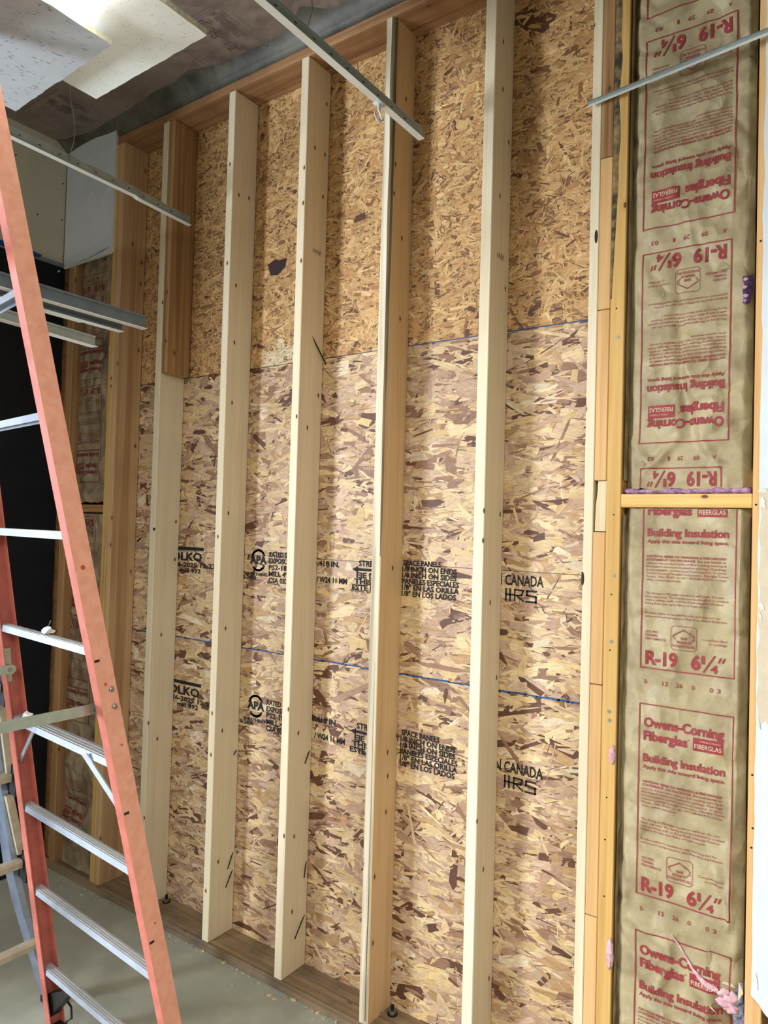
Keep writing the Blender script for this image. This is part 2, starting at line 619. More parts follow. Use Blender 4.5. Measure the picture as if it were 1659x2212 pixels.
# suspended ceiling left standing over the rest of the room, behind the camera
m = MB()
m.box(1.45, 6.0, -6.5, -1.75, 3.095, 3.111)
m.box(-0.66, 1.45, -6.5, -2.36, 3.095, 3.111)
sc_ = tag(m.build('ceiling', MT['tile_white']), kind='structure')
ft = Flat()
for (x, y) in ((-0.365, -0.44), (0.645, -0.42), (1.25, -0.75), (0.15, -1.2), (1.75, -1.0), (-0.36, -1.2), (2.3, -0.5)):
    sub = Flat()
    sub.text('R-38  12"', 0, 0.215, 0, 0.048, 0.015, 3)
    for k in range(5):
        sub.text('CAUTION REFER TO WARNING & FIRE HAZARD', 0.0, 0.24, 0.05 + k * 0.016, 0.008, 0, 1)
    sub.text('Fiberglas', 0, 0.15, -0.09, 0.03, 0.012, 2)
    sub.line([(-0.03, -0.15), (0.27, -0.15), (0.27, 0.16), (-0.03, 0.16)], 0.003, True)
    b = len(ft.v)
    ft.v += [(p[0] + y, -p[1] + x) for p in sub.v]
    ft.f += [tuple(b + i for i in f) for f in sub.f]


def ceilz(x, y):
    return ZC + 0.008 + 0.012 * noise.noise(Vector((x * 1.6, y * 1.6, 0)))


me = ft.mesh('printed_text', lambda u, v: (v, u, ceilz(v, u) - 0.012))
pt_ = link('printed_text', me, MT['print_purple'], ceil)

# back wall: three strand-board sheets
XW0, XW1 = -0.72, 4.3
wall = empty('wall_back', (0, 0, 0))
tag(wall, kind='structure')
sheets = [(0.0, 1.2385), (1.2415, 2.4505), (2.4525, 3.70)]
NEWPAL = np.array([lin(224, 198, 154)[:3], lin(212, 184, 144)[:3], lin(200, 170, 144)[:3], lin(182, 149, 124)[:3],
                   lin(152, 116, 92)[:3], lin(102, 68, 50)[:3], lin(214, 184, 132)[:3], lin(186, 150, 106)[:3], lin(224, 206, 176)[:3]])
NEWP = np.array([.15, .16, .16, .15, .10, .07, .10, .08, .03])
OLDPAL = np.array([lin(212, 172, 118)[:3], lin(200, 156, 102)[:3], lin(222, 186, 132)[:3], lin(184, 138, 90)[:3],
                   lin(142, 100, 66)[:3], lin(206, 164, 112)[:3], lin(220, 182, 122)[:3], lin(104, 70, 50)[:3]])
OLDP = np.array([.22, .2, .14, .13, .05, .13, .11, .02])


def strands(name, x0, x1, z0, z1, n, Lr, Wr, ang, pal, pp, parent, dens_rand, extra=None):
    """one mesh of overlapping wood strands pressed into the sheet; flat pieces at slightly different depths"""
    cx = rng.uniform(x0, x1, n)
    cz = rng.uniform(z0, z1, n)
    L = rng.lognormal(math.log(Lr), 0.42, n) / 2
    W = np.minimum(rng.lognormal(math.log(Wr), 0.5, n) / 2, L * 0.7)
    big = rng.random(n)
    W = np.where(big < 0.22, np.minimum(W * 2.3, L * 0.75), W)
    sl = big > 0.72
    W = np.where(sl, W * 0.33, W)
    L = np.where(sl, L * 0.75, L)
    th = rng.normal(0, ang, n)
    th = np.where(rng.random(n) < 0.5, th * 0.45, th)
    ri = rng.random(n) < dens_rand
    th[ri] = rng.uniform(-1.57, 1.57, ri.sum())
    dep = 0.0002 + 0.0014 * rng.random(n)
    gap = rng.random(n) < 0.13          # thin dark splinters where strands part
    W = np.where(gap, 0.0006 + 0.0008 * rng.random(n), W)
    L = np.where(gap, L * 0.6, L)
    ta = rng.normal(0, 0.006, n)
    tb = rng.normal(0, 0.012, n)
    # hexagon outline with ragged ends
    e = rng.uniform(-0.28, 0.28, (n, 2))
    t = rng.uniform(0.6, 1.0, (n, 4))
    px = np.stack([-L * (1 + e[:, 0]), -L * 0.86, L * 0.8, L * (1 + e[:, 1]), L * 0.9, -L * 0.8], 1)
    pz = np.stack([-W * 0.15 * e[:, 0] * 5, -W * t[:, 0], -W * t[:, 1], W * 0.5 * e[:, 1] * 3, W * t[:, 2], W * t[:, 3]], 1)
    c, s = np.cos(th)[:, None], np.sin(th)[:, None]
    X = cx[:, None] + px * c - pz * s
    Z = cz[:, None] + px * s + pz * c
    X = np.clip(X, x0, x1)
    Z = np.clip(Z, z0, z1)
    Y = -(dep[:, None] + px * ta[:, None] + pz * tb[:, None])
    Y = np.minimum(Y, -0.00005)
    V = np.stack([X, Y, Z], 2).reshape(-1, 3)
    me = bpy.data.meshes.new(name)
    me.vertices.add(n * 6)
    me.vertices.foreach_set('co', V.astype(np.float32).ravel())
    me.loops.add(n * 6)
    me.polygons.add(n)
    idx = np.arange(n * 6)
    me.loops.foreach_set('vertex_index', idx.astype(np.int32))
    me.polygons.foreach_set('loop_start', (np.arange(n) * 6).astype(np.int32))
    me.update(calc_edges=True)
    ci = rng.choice(len(pal), n, p=pp / pp.sum())
    C = pal[ci] * rng.uniform(0.84, 1.10, (n, 1))
    C[gap] = np.array(lin(84, 58, 40)[:3]) * rng.uniform(0.6, 1.3, (gap.sum(), 1))
    if extra is not None:
        C = extra(cx, cz, C, dep)
    col4 = np.ones((n, 6, 4))
    col4[:, :, :3] = C[:, None, :]
    at = me.attributes.new('strand_color', 'FLOAT_COLOR', 'CORNER')
    at.data.foreach_set('color', col4.astype(np.float32).ravel())
    uvl = me.uv_layers.new(name='UVMap')
    uo = rng.uniform(0, 20, (n, 2))
    UV = np.stack([px + uo[:, :1], pz + uo[:, 1:]], 2)
    uvl.data.foreach_set('uv', UV.astype(np.float32).ravel())
    me.validate()
    o = link(name, me, MT['strand'], parent)
    o['kind'] = 'stuff'
    return o


def pale_patch(cx, cz, C, dep):
    k = (cx > 0.665) & (cx < 0.90) & (cz < 2.535 + 0.02 * np.sin(cx * 60)) & (cz > 2.44)
    C[k] = np.array(lin(226, 206, 168)[:3]) * rng.uniform(0.7, 1.1, (k.sum(), 1))
    return C


panels = []
for i, (z0, z1) in enumerate(sheets):
    m = MB()
    m.box(XW0, XW1, 0.0, 0.011, z0, z1)
    p = m.build('strand_board_panel', MT['osb_core'], wall)
    panels.append(p)
    if i < 2:
        strands('wood_strands', -0.20, 2.16, z0, z1, 17000, 0.085, 0.0135, 0.42, NEWPAL, NEWP, p, 0.12)
    else:
        p['label'] = 'older orange-brown sheet of small wood chips across the top'
        strands('wood_strands', -0.20, 2.16, z0, z1, 34000, 0.038, 0.0062, 0.75, OLDPAL, OLDP, p, 0.35, pale_patch)
panels[0]['label'] = 'lowest sheet of large pale strands'
# dark knocked-out chip and damaged spots in the old sheet
m = MB()
m.poly([(0.672, -0.0021, 2.895), (0.69, -0.0021, 2.845), (0.735, -0.0021, 2.84), (0.775, -0.0021, 2.868), (0.783, -0.0021, 2.905), (0.74, -0.0021, 2.902), (0.715, -0.0021, 2.912)])
m.build('dark_chip', plain('dark_bark_chip', lin(58, 34, 34), 0.7), panels[2])
# blue sealed edge at the lower seam, thin blue edge at the upper one
m = MB()
x = -0.18
while x < 2.14:
    L = random.uniform(0.015, 0.06)
    h = random.uniform(0.0012, 0.0034)
    zz = 1.240 + random.uniform(-0.0012, 0.0012)
    m.box(x, x + L, -0.0026, -0.0005, zz - h, zz + h)
    x += L * random.uniform(0.75, 1.0)
m.build('blue_sealed_edge', MT['blue_edge'], panels[0])['kind'] = 'stuff'
m = MB()
m.box(-0.18, 1.2, -0.0022, -0.0005, 2.4500, 2.4522, 0)
m.box(1.2, 2.14, -0.0024, -0.0005, 2.4498, 2.4528, 1)
m.build('seam_line', [MT['nail'], MT['blue_edge']], panels[1])
# black stamps ---------------------------------------------------------
st = Flat()


def stamp(st, z1, second):
    dx = 0.012 if second else 0.0
    B = 0.034
    st.rect(0.06 + dx, -z1 - 0.058, 0.325 + dx, -z1 - 0.043)
    st.text('TOLKO', 0.055 + dx, 0.315 + dx, -z1 + 0.004, 0.036, 0.035)
    st.text('06-26-2025 12-27', 0.06 + dx, 0.41 + dx, -z1 + 0.034, 0.02, B)
    st.text('mill 492', 0.165 + dx, 0.31 + dx, -z1 + 0.060, 0.019, B)
    # round agency mark
    cx, cz = 0.672 + dx, -z1 - 0.018
    st.line([(cx + 0.041 * math.cos(a), cz + 0.043 * math.sin(a)) for a in [math.radians(t) for t in range(-160, -20, 14)]], 0.010)
    st.line([(cx + 0.041 * math.cos(a), cz + 0.043 * math.sin(a)) for a in [math.radians(t) for t in range(35, 146, 14)]], 0.010)
    st.text('APA', cx - 0.050, cx + 0.050, cz + 0.014, 0.032, 0.045)
    st.text('SHEATHING', cx - 0.07, cx + 0.055, -z1 + 0.048, 0.013, B)
    st.text('0-2400', cx - 0.09, cx - 0.01, -z1 + 0.066, 0.016, B)
    for k, t in enumerate(['RATED SHEATHING', 'EXPOSURE 1', 'PS2-18 /', 'MILL 492 -48', 'CSA 0325']):
        st.text(t, 0.735 + dx, 0.735 + dx + 0.0155 * len(t), -z1 - 0.036 + k * 0.027, 0.020, B)
    st.text('0.418 IN.', 0.985 + dx, 1.115 + dx, -z1 - 0.012, 0.021, B)
    st.text('/ W24 11 MM', 1.0 + dx, 1.155 + dx, -z1 + 0.052, 0.021, B)
    st.text('STRENGTH', 1.21 + dx, 1.365 + dx, -z1 - 0.022, 0.021, B)
    st.rect(1.205 + dx, -z1 - 0.014, 1.37 + dx, -z1 - 0.004)
    b = len(st.v)
    st.v += [(1.18 + dx, -z1 - 0.009), (1.207 + dx, -z1 + 0.004), (1.207 + dx, -z1 - 0.022)]
    st.f.append((b, b + 1, b + 2))
    st.text('EJE DE FU', 1.20 + dx, 1.365 + dx, -z1 + 0.023, 0.020, B)
    st.text('THIS SIDE', 1.19 + dx, 1.365 + dx, -z1 + 0.047, 0.020, B)
    st.text('ESTE LADO', 1.18 + dx, 1.365 + dx, -z1 + 0.070, 0.020, B)
    for k, (t, wd) in enumerate([('SPACE PANELS', .16), ('1/8 INCH ON ENDS', .225), ('1/8 INCH ON SIDES', .225), ('PANELES ESPECIALES', .235), ('1/8" EN LAS ORILLA', .235), ('1/8" EN LOS LADOS', .225)]):
        st.text(t, 1.415 + dx + (0.0 if not k else -0.004), 1.415 + dx + wd, -z1 - 0.036 + k * 0.0225, 0.0185, B)
    st.text('IN CANADA', 1.785 + dx, 1.962 + dx, -z1 + 0.008, 0.034, 0.02)
    # outlined heavy letters
    st.line([(1.83 + dx, -z1 + 0.022), (1.83 + dx, -z1 + 0.058)], 0.006)
    st.line([(1.845 + dx, -z1 + 0.022), (1.845 + dx, -z1 + 0.058)], 0.006)
    st.line([(1.83 + dx, -z1 + 0.040), (1.862 + dx, -z1 + 0.040)], 0.005)
    st.line([(1.862 + dx, -z1 + 0.058), (1.862 + dx, -z1 + 0.022), (1.892 + dx, -z1 + 0.024), (1.886 + dx, -z1 + 0.040), (1.868 + dx, -z1 + 0.041), (1.894 + dx, -z1 + 0.059)], 0.005)
    st.line([(1.937 + dx, -z1 + 0.024), (1.905 + dx, -z1 + 0.024), (1.905 + dx, -z1 + 0.038), (1.937 + dx, -z1 + 0.042), (1.937 + dx, -z1 + 0.059), (1.903 + dx, -z1 + 0.059)], 0.006)


stamp(st, 1.603, False)
me = st.mesh('black_stamp', lambda u, v: (u, -0.0030, -v), 9)
link('black_stamp', me, MT['ink_black'], panels[1])
st2 = Flat()
stamp(st2, 0.985, True)
me = st2.mesh('black_stamp', lambda u, v: (u, -0.0030, -v), 9)
link('black_stamp', me, MT['ink_black'], panels[0])
m = MB()
m.box(-0.18, 2.14, -0.0029, -0.0010, 1.6415, 1.6428)
m.build('guide_line', MT['ink_black'], panels[1])

# left wall: black lower sheet, cream upper sheet, old ceiling angle between
XL = -0.66
wl = empty('wall_left', (XL, -2, 0))
tag(wl, kind='structure')


def ragged(z0, z1, base, amp, n, seed):
    return [(base + amp * noise.noise(Vector((seed, (z0 + (z1 - z0) * i / n) * 9, 0))) + random.uniform(-0.25, 0.25) * amp, z0 + (z1 - z0) * i / n) for i in range(n + 1)]


m = MB()
edge = ragged(0.06, 3.085, -0.139, 0.004, 60, 1.0)
pts = [(XL, y, z) for y, z in edge] + [(XL, -2.5, 3.085), (XL, -2.5, 0.0), (XL, -0.139, 0.0)]
m.prism(pts, (-0.0127, 0, 0), 0, True, 1)
m.build('black_drywall', [MT['black_paint'], MT['gypsum']], wl)
m = MB()
m.box(XL - 0.11, XL - 0.0135, -2.5, 0.0, 0.0, ZC + 0.05)
m.build('corner_framing', MT['block_x_old'], wl)
m = MB()
m.prism([(XL, -0.153, 3.085), (XL, -0.153, ZC + 0.03), (XL, -2.5, ZC + 0.03), (XL, -2.5, 3.085)], (-0.0127, 0, 0))
m.build('cream_drywall', MT['cream_paint'], wl)
m = MB()
m.box(XL, XL + 0.022, -3.0, -0.155, 3.083, 3.0845)
m.box(XL, XL + 0.0015, -3.0, -0.155, 3.0845, 3.105)
m.build('wall_angle', MT['grid_metal'], wl)
m = MB()
m.box(XL + 0.0005, XL + 0.004, -0.62, -0.315, 3.090, 3.118)
m.prism([(XL + 0.002, -0.315, 3.092), (XL + 0.002, -0.315, 3.116), (XL + 0.012, -0.275, 3.108), (XL + 0.012, -0.285, 3.095)], (0.001, 0, 0))
m.build('blue_tape', MT['tape_blue'], wl)
for (y, z) in ((-0.175, 3.060), (-0.18, 3.055), (-0.166, 2.43), (-0.164, 2.35), (-0.168, 2.12)):
    m = MB()
    m.tube([(XL + 0.001, y, z), (XL + 0.006, y, z)], 0.004, 6)
    m.build('plaster_blob', MT['gypsum'], wl)
for (y, z) in ((-0.42, 3.56), (-0.30, 3.31), (-0.17, 3.33), (-0.17, 3.52)):
    m = MB()
    m.tube([(XL - 0.001, y, z), (XL + 0.0015, y, z)], 0.004, 8)
    m.build('screw_head', MT['nail'], wl)
# hanging sliver of drywall paper on the black edge
m = MB()
m.bar((XL + 0.004, -0.155, 1.235), (XL + 0.02, -0.215, 1.155), (0.001, 0.004, 0.004), (0.0015, 0, 0))
m.bar((XL + 0.004, -0.150, 1.25), (XL + 0.004, -0.155, 1.235), (0.001, 0.003, 0.003), (0.0015, 0, 0))
m.build('paper_sliver', MT['dusty_tan'], wl)

# ------------------------------------------------------------------ plates
bp = board('bottom_plate', -0.645, 2.68, -D - 0.003, -0.001, 0.0, 0.038, MT['plate_bot'])
tag(bp, 'dirty brown wooden bottom plate lying on the concrete under the studs', 'plate')
tp = board('top_plate', -0.66, 3.4, -D, -0.001, ZT, 3.656, MT['plate_top'])
tag(tp, 'long brown wooden top plate above the stud tops under the ceiling', 'plate')


def nail(parent, a, b, r=0.0022, name='nail'):
    m = MB()
    m.tube([a, b], r, 6)
    return m.build(name, MT['nail'], parent)


for (x, y) in ((1.442, -0.036), (0.19, -0.036)):
    m = MB()
    b = empty('anchor_bolt', (x, y, 0.038))
    tag(b, 'rusty anchor bolt with nut on the bottom plate beside the ' + ('bark-edged stud' if x > 1 else 'ladder rail'), 'bolt', 'anchor bolts')
    m.tube([(x, y, 0.0384), (x, y, 0.070)], 0.0065, 8)
    m.build('bolt_shaft', MT['nail'], b)
    m = MB()
    m.tube([(x, y, 0.0384), (x, y, 0.041)], 0.019, 14)
    m.build('washer', MT['nail'], b)
    m = MB()
    m.tube([(x, y, 0.041), (x, y, 0.053)], 0.0125, 6)
    m.build('nut', MT['steel'], b)

# ------------------------------------------------------------------ studs
SX = [-0.216, 0.112, 0.5493, 0.9613, 1.3706, 1.7744, 2.1393]
SW = 0.038
labels = ['tan aged wall stud with dark grain stripes, next to the insulation at the left',
          'pale new wall stud with a short dark old board nailed to its upper side',
          'pale new wall stud beside the stud with the dark old board, on its right',
          'pale new wall stud just left of the bark-edged stud, small grade stamp high up',
          'wall stud with a grey barky rough front edge and a crack down its front',
          'pale new wall stud standing just left of the CANADA stamps',
          'pale new wall stud showing only its front edge, against the orange filler boards']
studs = []
for i, x in enumerate(SX):
    if i == 4:
        continue
    mat = MT['stud_tan'] if i == 0 else MT['stud_new']
    s = board('wall_stud', x, x + (0.028 if i == 6 else SW), -D, -0.003, 0.038, ZT, mat)
    tag(s, labels[i], 'stud', 'wall studs')
    studs.append(s)
# stud with a wane: front right edge eaten away in a wavy bark strip
x = SX[4]
rings, front, wane = [], [], []
nz = 46
c = Vector((x + SW / 2, -D / 2, 0.038))
m = MB()
ring = []
for k in range(nz + 1):
    z = 0.038 + (ZT - 0.038) * k / nz
    h = max(0.0, (z - 1.5) / 2.1)
    w1 = 0.003 + h * 0.013 + 0.004 * noise.noise(Vector((z * 4.0, 2.0, 1.0))) * min(1, h * 3 + 0.2)
    w1 = max(0.0015, w1)
    w2 = max(0.0015, 0.002 + h * 0.017 + 0.004 * noise.noise(Vector((z * 3.0, 7.0, 1.0))) * min(1, h * 3 + 0.2))
    fy = -D + 0.0015 * noise.noise(Vector((z * 7, 0, 0)))
    lx = x + (0.004 * max(0, noise.noise(Vector((z * 5, 4, 4)))) if h > 0 else 0)
    ring.append([(lx, fy), (x + SW - w1, fy), (x + SW - w1 * 0.4, -D + w2 * 0.45), (x + SW, -D + w2), (x + SW, -0.003), (x, -0.003)])
for k in range(nz):
    z0 = 0.038 + (ZT - 0.038) * k / nz
    z1 = 0.038 + (ZT - 0.038) * (k + 1) / nz
    A, B = ring[k], ring[k + 1]
    for i in range(6):
        j = (i + 1) % 6
        mi = 2 if i == 0 else (1 if i in (1, 2) else 0)
        if i in (1, 2) and z0 < 1.6: mi = 0
        m.poly([(A[i][0] - c.x, A[i][1] - c.y, z0 - c.z), (A[j][0] - c.x, A[j][1] - c.y, z0 - c.z), (B[j][0] - c.x, B[j][1] - c.y, z1 - c.z), (B[i][0] - c.x, B[i][1] - c.y, z1 - c.z)], mi)
for k, z in ((0, 0.038), (nz, ZT)):
    m.poly([(p[0] - c.x, p[1] - c.y, z - c.z) for p in ring[k]], 0)
me = m.mesh('wall_stud')
bm = bmesh.new(); bm.from_mesh(me); bmesh.ops.remove_doubles(bm, verts=bm.verts, dist=1e-5); bmesh.ops.recalc_face_normals(bm, faces=bm.faces); bm.to_mesh(me); bm.free()
MT['stud_warm'] = wood('warm_spruce', lin(196, 156, 108), lin(218, 184, 138), lin(228, 200, 156), knots=0.2, contrast=0.7)
s4 = link('wall_stud', me, [MT['stud_warm'], MT['bark'], MT['wane_white']], None, loc=c)
bpy.context.view_layer.update()
tag(s4, labels[4], 'stud', 'wall studs')
# long crack down the front of the barky stud
m = MB()
pts = []
for k in range(40):
    z = 0.05 + 1.25 * k / 39
    pts.append((x + SW * 0.70 + 0.002 * noise.noise(Vector((z * 6, 9, 9))), z))
for k in range(39):
    (xa, za), (xb, zb) = pts[k], pts[k + 1]
    wd = 0.0009 * (1.2 - k / 40)
    m.poly([(xa - wd, -D - 0.0017, za), (xa + wd, -D - 0.0017, za), (xb + wd, -D - 0.0017, zb), (xb - wd, -D - 0.0017, zb)])
m.build('crack', MT['nail'], s4)
S = [studs[0], studs[1], studs[2], studs[3], s4, studs[4], studs[5]]
# bent toenails sticking out of the stud sides
for si, z, dy, dz, L in ((2, 0.365, -0.03, -0.03, 1), (2, 0.80, -0.02, 0.0, 1), (3, 0.235, -0.05, -0.035, 1), (3, 0.445, -0.02, -0.03, 1), (3, 2.525, 0.05, -0.07, 1), (3, 0.88, -0.03, -0.02, 1), (2, 0.29, -0.035, -0.03, 1)):
    xr = SX[si] + SW
    y0 = -0.07 if dz < -0.05 else -0.012
    nail(S[si], (xr - 0.002, y0, z), (xr + 0.016, y0 + dy * 1.5, z + dz * 1.4 - 0.008), 0.0026)
# little grade stamps
for si, z, y0 in ((3, 2.86, -0.085), (5, 2.68, -0.095)):
    g = Flat()
    # smudged, illegible mill mark: a short row of broken strokes
    for q in range(4):
        a0 = q * 0.013
        g.line([(a0, 0.002 + q * 0.001), (a0 + 0.005, -0.015 - q * 0.001), (a0 + 0.009, 0.0)], 0.0022)
        g.line([(a0 + 0.002, -0.008), (a0 + 0.008, -0.010)], 0.0018)
    xr = SX[si] + SW + 0.0006
    me = g.mesh('grade_stamp', lambda u, v, xr=xr, z=z, y0=y0: (xr, y0 + u, z - v), 9)
    link('grade_stamp', me, plain('faint_ink', lin(120, 108, 84), 0.8), S[si])
# black hole knots at stud edges
for si, z, front in ((1, 1.74, True), (6, 2.655, True), (6, 1.64, True)):
    m = MB()
    x0 = SX[si] + (SW - 0.006 if si == 1 else (0.020 if z > 2 else 0.001))
    m.loft([[(x0 + 0.005 * r * math.cos(a) * (1 if si != 1 else 1.6), -D - 0.0004 - 0.0006 * (1 - r), z + 0.016 * r * math.sin(a) * (0.5 if si == 1 else 1.3)) for a in [2 * math.pi * k / 10 for k in range(10)]] for r in (1.0, 0.05)], 0, False)
    m.build('open_knot', MT['nail'], S[si])

# old board nailed to the side of the second stud
sb = board('sister_board', SX[1] + SW + 0.0015, SX[1] + 0.0775, -D + 0.002, -0.004, 2.452, ZT, MT['old_orange'], bevel=0.004)
tag(sb, 'short dark orange-brown old board nailed to the upper side of a stud', 'board')
# ------------------------------------------------------------------ older framing, right side
xb0, xb1 = 2.1685, 2.2045
cuts = [0.038, 0.672, 1.336, 1.780, 2.433, 2.886, ZT]
fm = ['block_orange', 'block_orange', 'block_orange', 'block_orange', 'block_orange', 'old_orange']
fl_ = ['lowest orange filler board of the stacked column right of the pale studs', 'second orange filler board up from the floor in the column',
       'orange filler board with its top end at the torn pale wood', 'long orange filler board above the torn pale wood', 'short orange filler board with a big round knot, near the white strip',
       'darkest orange filler board, topmost of the column behind the white strip']
for i in range(6):
    z0, z1 = cuts[i] + 0.0012, cuts[i + 1] - 0.0012
    if i == 3: z0 = 1.93
    b = board('filler_board', xb0, xb1, -D, -0.003, z0, z1, MT[fm[i]])
    tag(b, fl_[i], 'board', 'stacked filler boards')
# torn pale stub between the filler boards
m = MB()
cz = 1.7815
m.loft([[(xb0 + 0.004 + (0.004 if k > 2 else 0) , -D + 0.004 + 0.008 * (k / 4) ** 2 + 0.003 * noise.noise(Vector((k * 1.7, 1, 1))), cz + 0.147 * k / 4 ), (xb1 - 0.001, -D + 0.004 + 0.004 * (k / 4), cz + 0.147 * k / 4), (xb1 - 0.001, -0.004, cz + 0.147 * k / 4), (xb0 + 0.004, -0.004, cz + 0.147 * k / 4)] for k in range(5)])
o = m.build('filler_board', MT['block_pale'])
tag(o, 'short torn splintered pale wood stub between two orange filler boards', 'board', 'stacked filler boards')

os_ = board('old_stud', 2.2055, 2.2475, -D, -0.003, 0.038, ZT, MT['old_yellow'])
tag(os_, 'old yellow stud with screws between the filler boards and the insulation', 'stud', 'old studs')
# bark strip on its upper left edge
V, F = [], []
for k in range(60):
    z = 2.46 + 1.15 * k / 59
    h = min(1, (z - 2.46) / 0.35)
    wd = 0.004 + h * (0.014 + 0.006 * noise.noise(Vector((z * 9, 1, 5))))
    V += [(2.2052, -D - 0.0006, z), (2.2052 + wd * 0.5, -D - 0.0022 - 0.001 * noise.noise(Vector((z * 30, 1, 1))), z), (2.2052 + wd, -D - 0.0003, z)]
for k in range(59):
    a = k * 3
    F += [(a, a + 1, a + 4, a + 3), (a + 1, a + 2, a + 5, a + 4)]
link('bark_strip', raw_mesh('bark_strip', V, F), MT['bark_mottle'], os_)


def heads(parent, pts, r=0.004, mat='nail', y=-D, name='nail_head'):
    for (x, z) in pts:
        m = MB()
        m.tube([(x, y + 0.001, z), (x, y - 0.0015, z)], r, 8)
        m.build(name, MT[mat], parent)


heads(os_, [(2.232, 1.655), (2.2285, 1.465), (2.228, 2.345), (2.2265, 1.265), (2.228, 1.24)], 0.0055, 'steel', name='screw')
heads(os_, [(2.224, 2.43), (2.226, 1.60), (2.225, 1.44), (2.228, 1.83), (2.224, 1.02), (2.222, 0.9), (2.223, 0.74)], 0.0022)
for (x, z, sx, sz) in ((2.239, 1.145, 0.010, 0.026), (2.243, 0.585, 0.0105, 0.042)):
    bm = bmesh.new()
    bmesh.ops.create_icosphere(bm, subdivisions=3, radius=1)
    for v in bm.verts:
        k = 1 + 0.25 * noise.noise(v.co * 2.2 + Vector((z * 9, 0, 0)))
        v.co = Vector((x + v.co.x * sx * k, -D - 0.003 + v.co.y * 0.009 * k, z + v.co.z * sz * k))
    me = bpy.data.meshes.new('pink_tuft'); bm.to_mesh(me); bm.free()
    for p in me.polygons: p.use_smooth = True
    o = link('fiberglass_tuft', me, MT['pink'])
    tag(o, ('small' if z > 1 else 'larger') + ' pale pink fiberglass tuft stuck on the old yellow stud' + (', the upper one' if z > 1 else ', the lower one'), 'tuft', 'pink fiberglass tufts')

blk = board('fire_block', 2.2478, 2.5870, -D, -0.004, 1.8515, 1.8895, MT['block_x'])
tag(blk, 'yellow wooden cross block between the two right-hand insulation batts', 'block')
rs = board('old_stud', 2.5875, 2.6265, -D, -0.003, 0.038, ZT, MT['block_orange'])
tag(rs, 'old orange stud half hidden behind the white drywall at the right edge', 'stud', 'old studs')
heads(rs, [(2.596, 1.86), (2.597, 2.55), (2.597, 1.165), (2.6, 1.03), (2.5975, 0.98)], 0.0026)

# older framing, left side
ls = board('old_stud', -0.252, -0.2165, -D, -0.003, 0.038, ZT, MT['old_yellow'])
tag(ls, 'old yellow stud squeezed between the left insulation and the tan stud', 'stud', 'old studs')
ls2 = board('old_stud', -0.606, -0.566, -D, -0.003, 0.038, ZT, MT['old_orange'])
tag(ls2, 'old brown stud at the left edge of the left-hand insulation', 'stud', 'old studs')
ls3 = board('old_stud', -0.659, -0.608, -D + 0.022, -0.003, 0.038, ZT, MT['old_orange'])
tag(ls3, 'set-back dark old stud in the corner by the black wall', 'stud', 'old studs')
blk2 = board('fire_block', -0.565, -0.253, -D + 0.004, -0.004, 1.812, 1.850, MT['block_x_old'])
tag(blk2, 'brown wooden cross block between the two left-hand insulation batts', 'block')

# ------------------------------------------------------------------ insulation batts


def ridge(p, a, b, wd):
    """distance falloff from a crease segment a-b in (x,z)"""
    p, a, b = Vector(p), Vector(a), Vector(b)
    t = max(0, min(1, (p - a).dot(b - a) / (b - a).length_squared))
    return math.exp(-((p - a.lerp(b, t)).length / wd) ** 2)


def make_paper(x0, x1, y0, bulge, amp, creases, seed, tail=None):
    def f(x, z):
        u = (x - x0) / (x1 - x0)
        e = (2 * u - 1)
        y = y0 - bulge * (1 - e ** 6) + 0.02 * max(0, abs(e) - 0.86) / 0.14
        n1 = noise.noise(Vector((x * 6, z * 3.0, seed)))
        n2 = noise.noise(Vector((x * 17, z * 11, seed + 5)))
        n3 = abs(noise.noise(Vector((x * 9 + z * 4, z * 9 - x * 3, seed + 9))))
        y -= amp * (0.6 * n1 + 0.38 * n2 - 0.8 * (1 - min(1, n3 * 3.2)) ** 2 * (0.4 + n1))
        for (a, b, wd, h) in creases:
            y -= h * ridge((x, z), a, b, wd)
        if tail:
            y += tail(x, z)
        return y
    return f


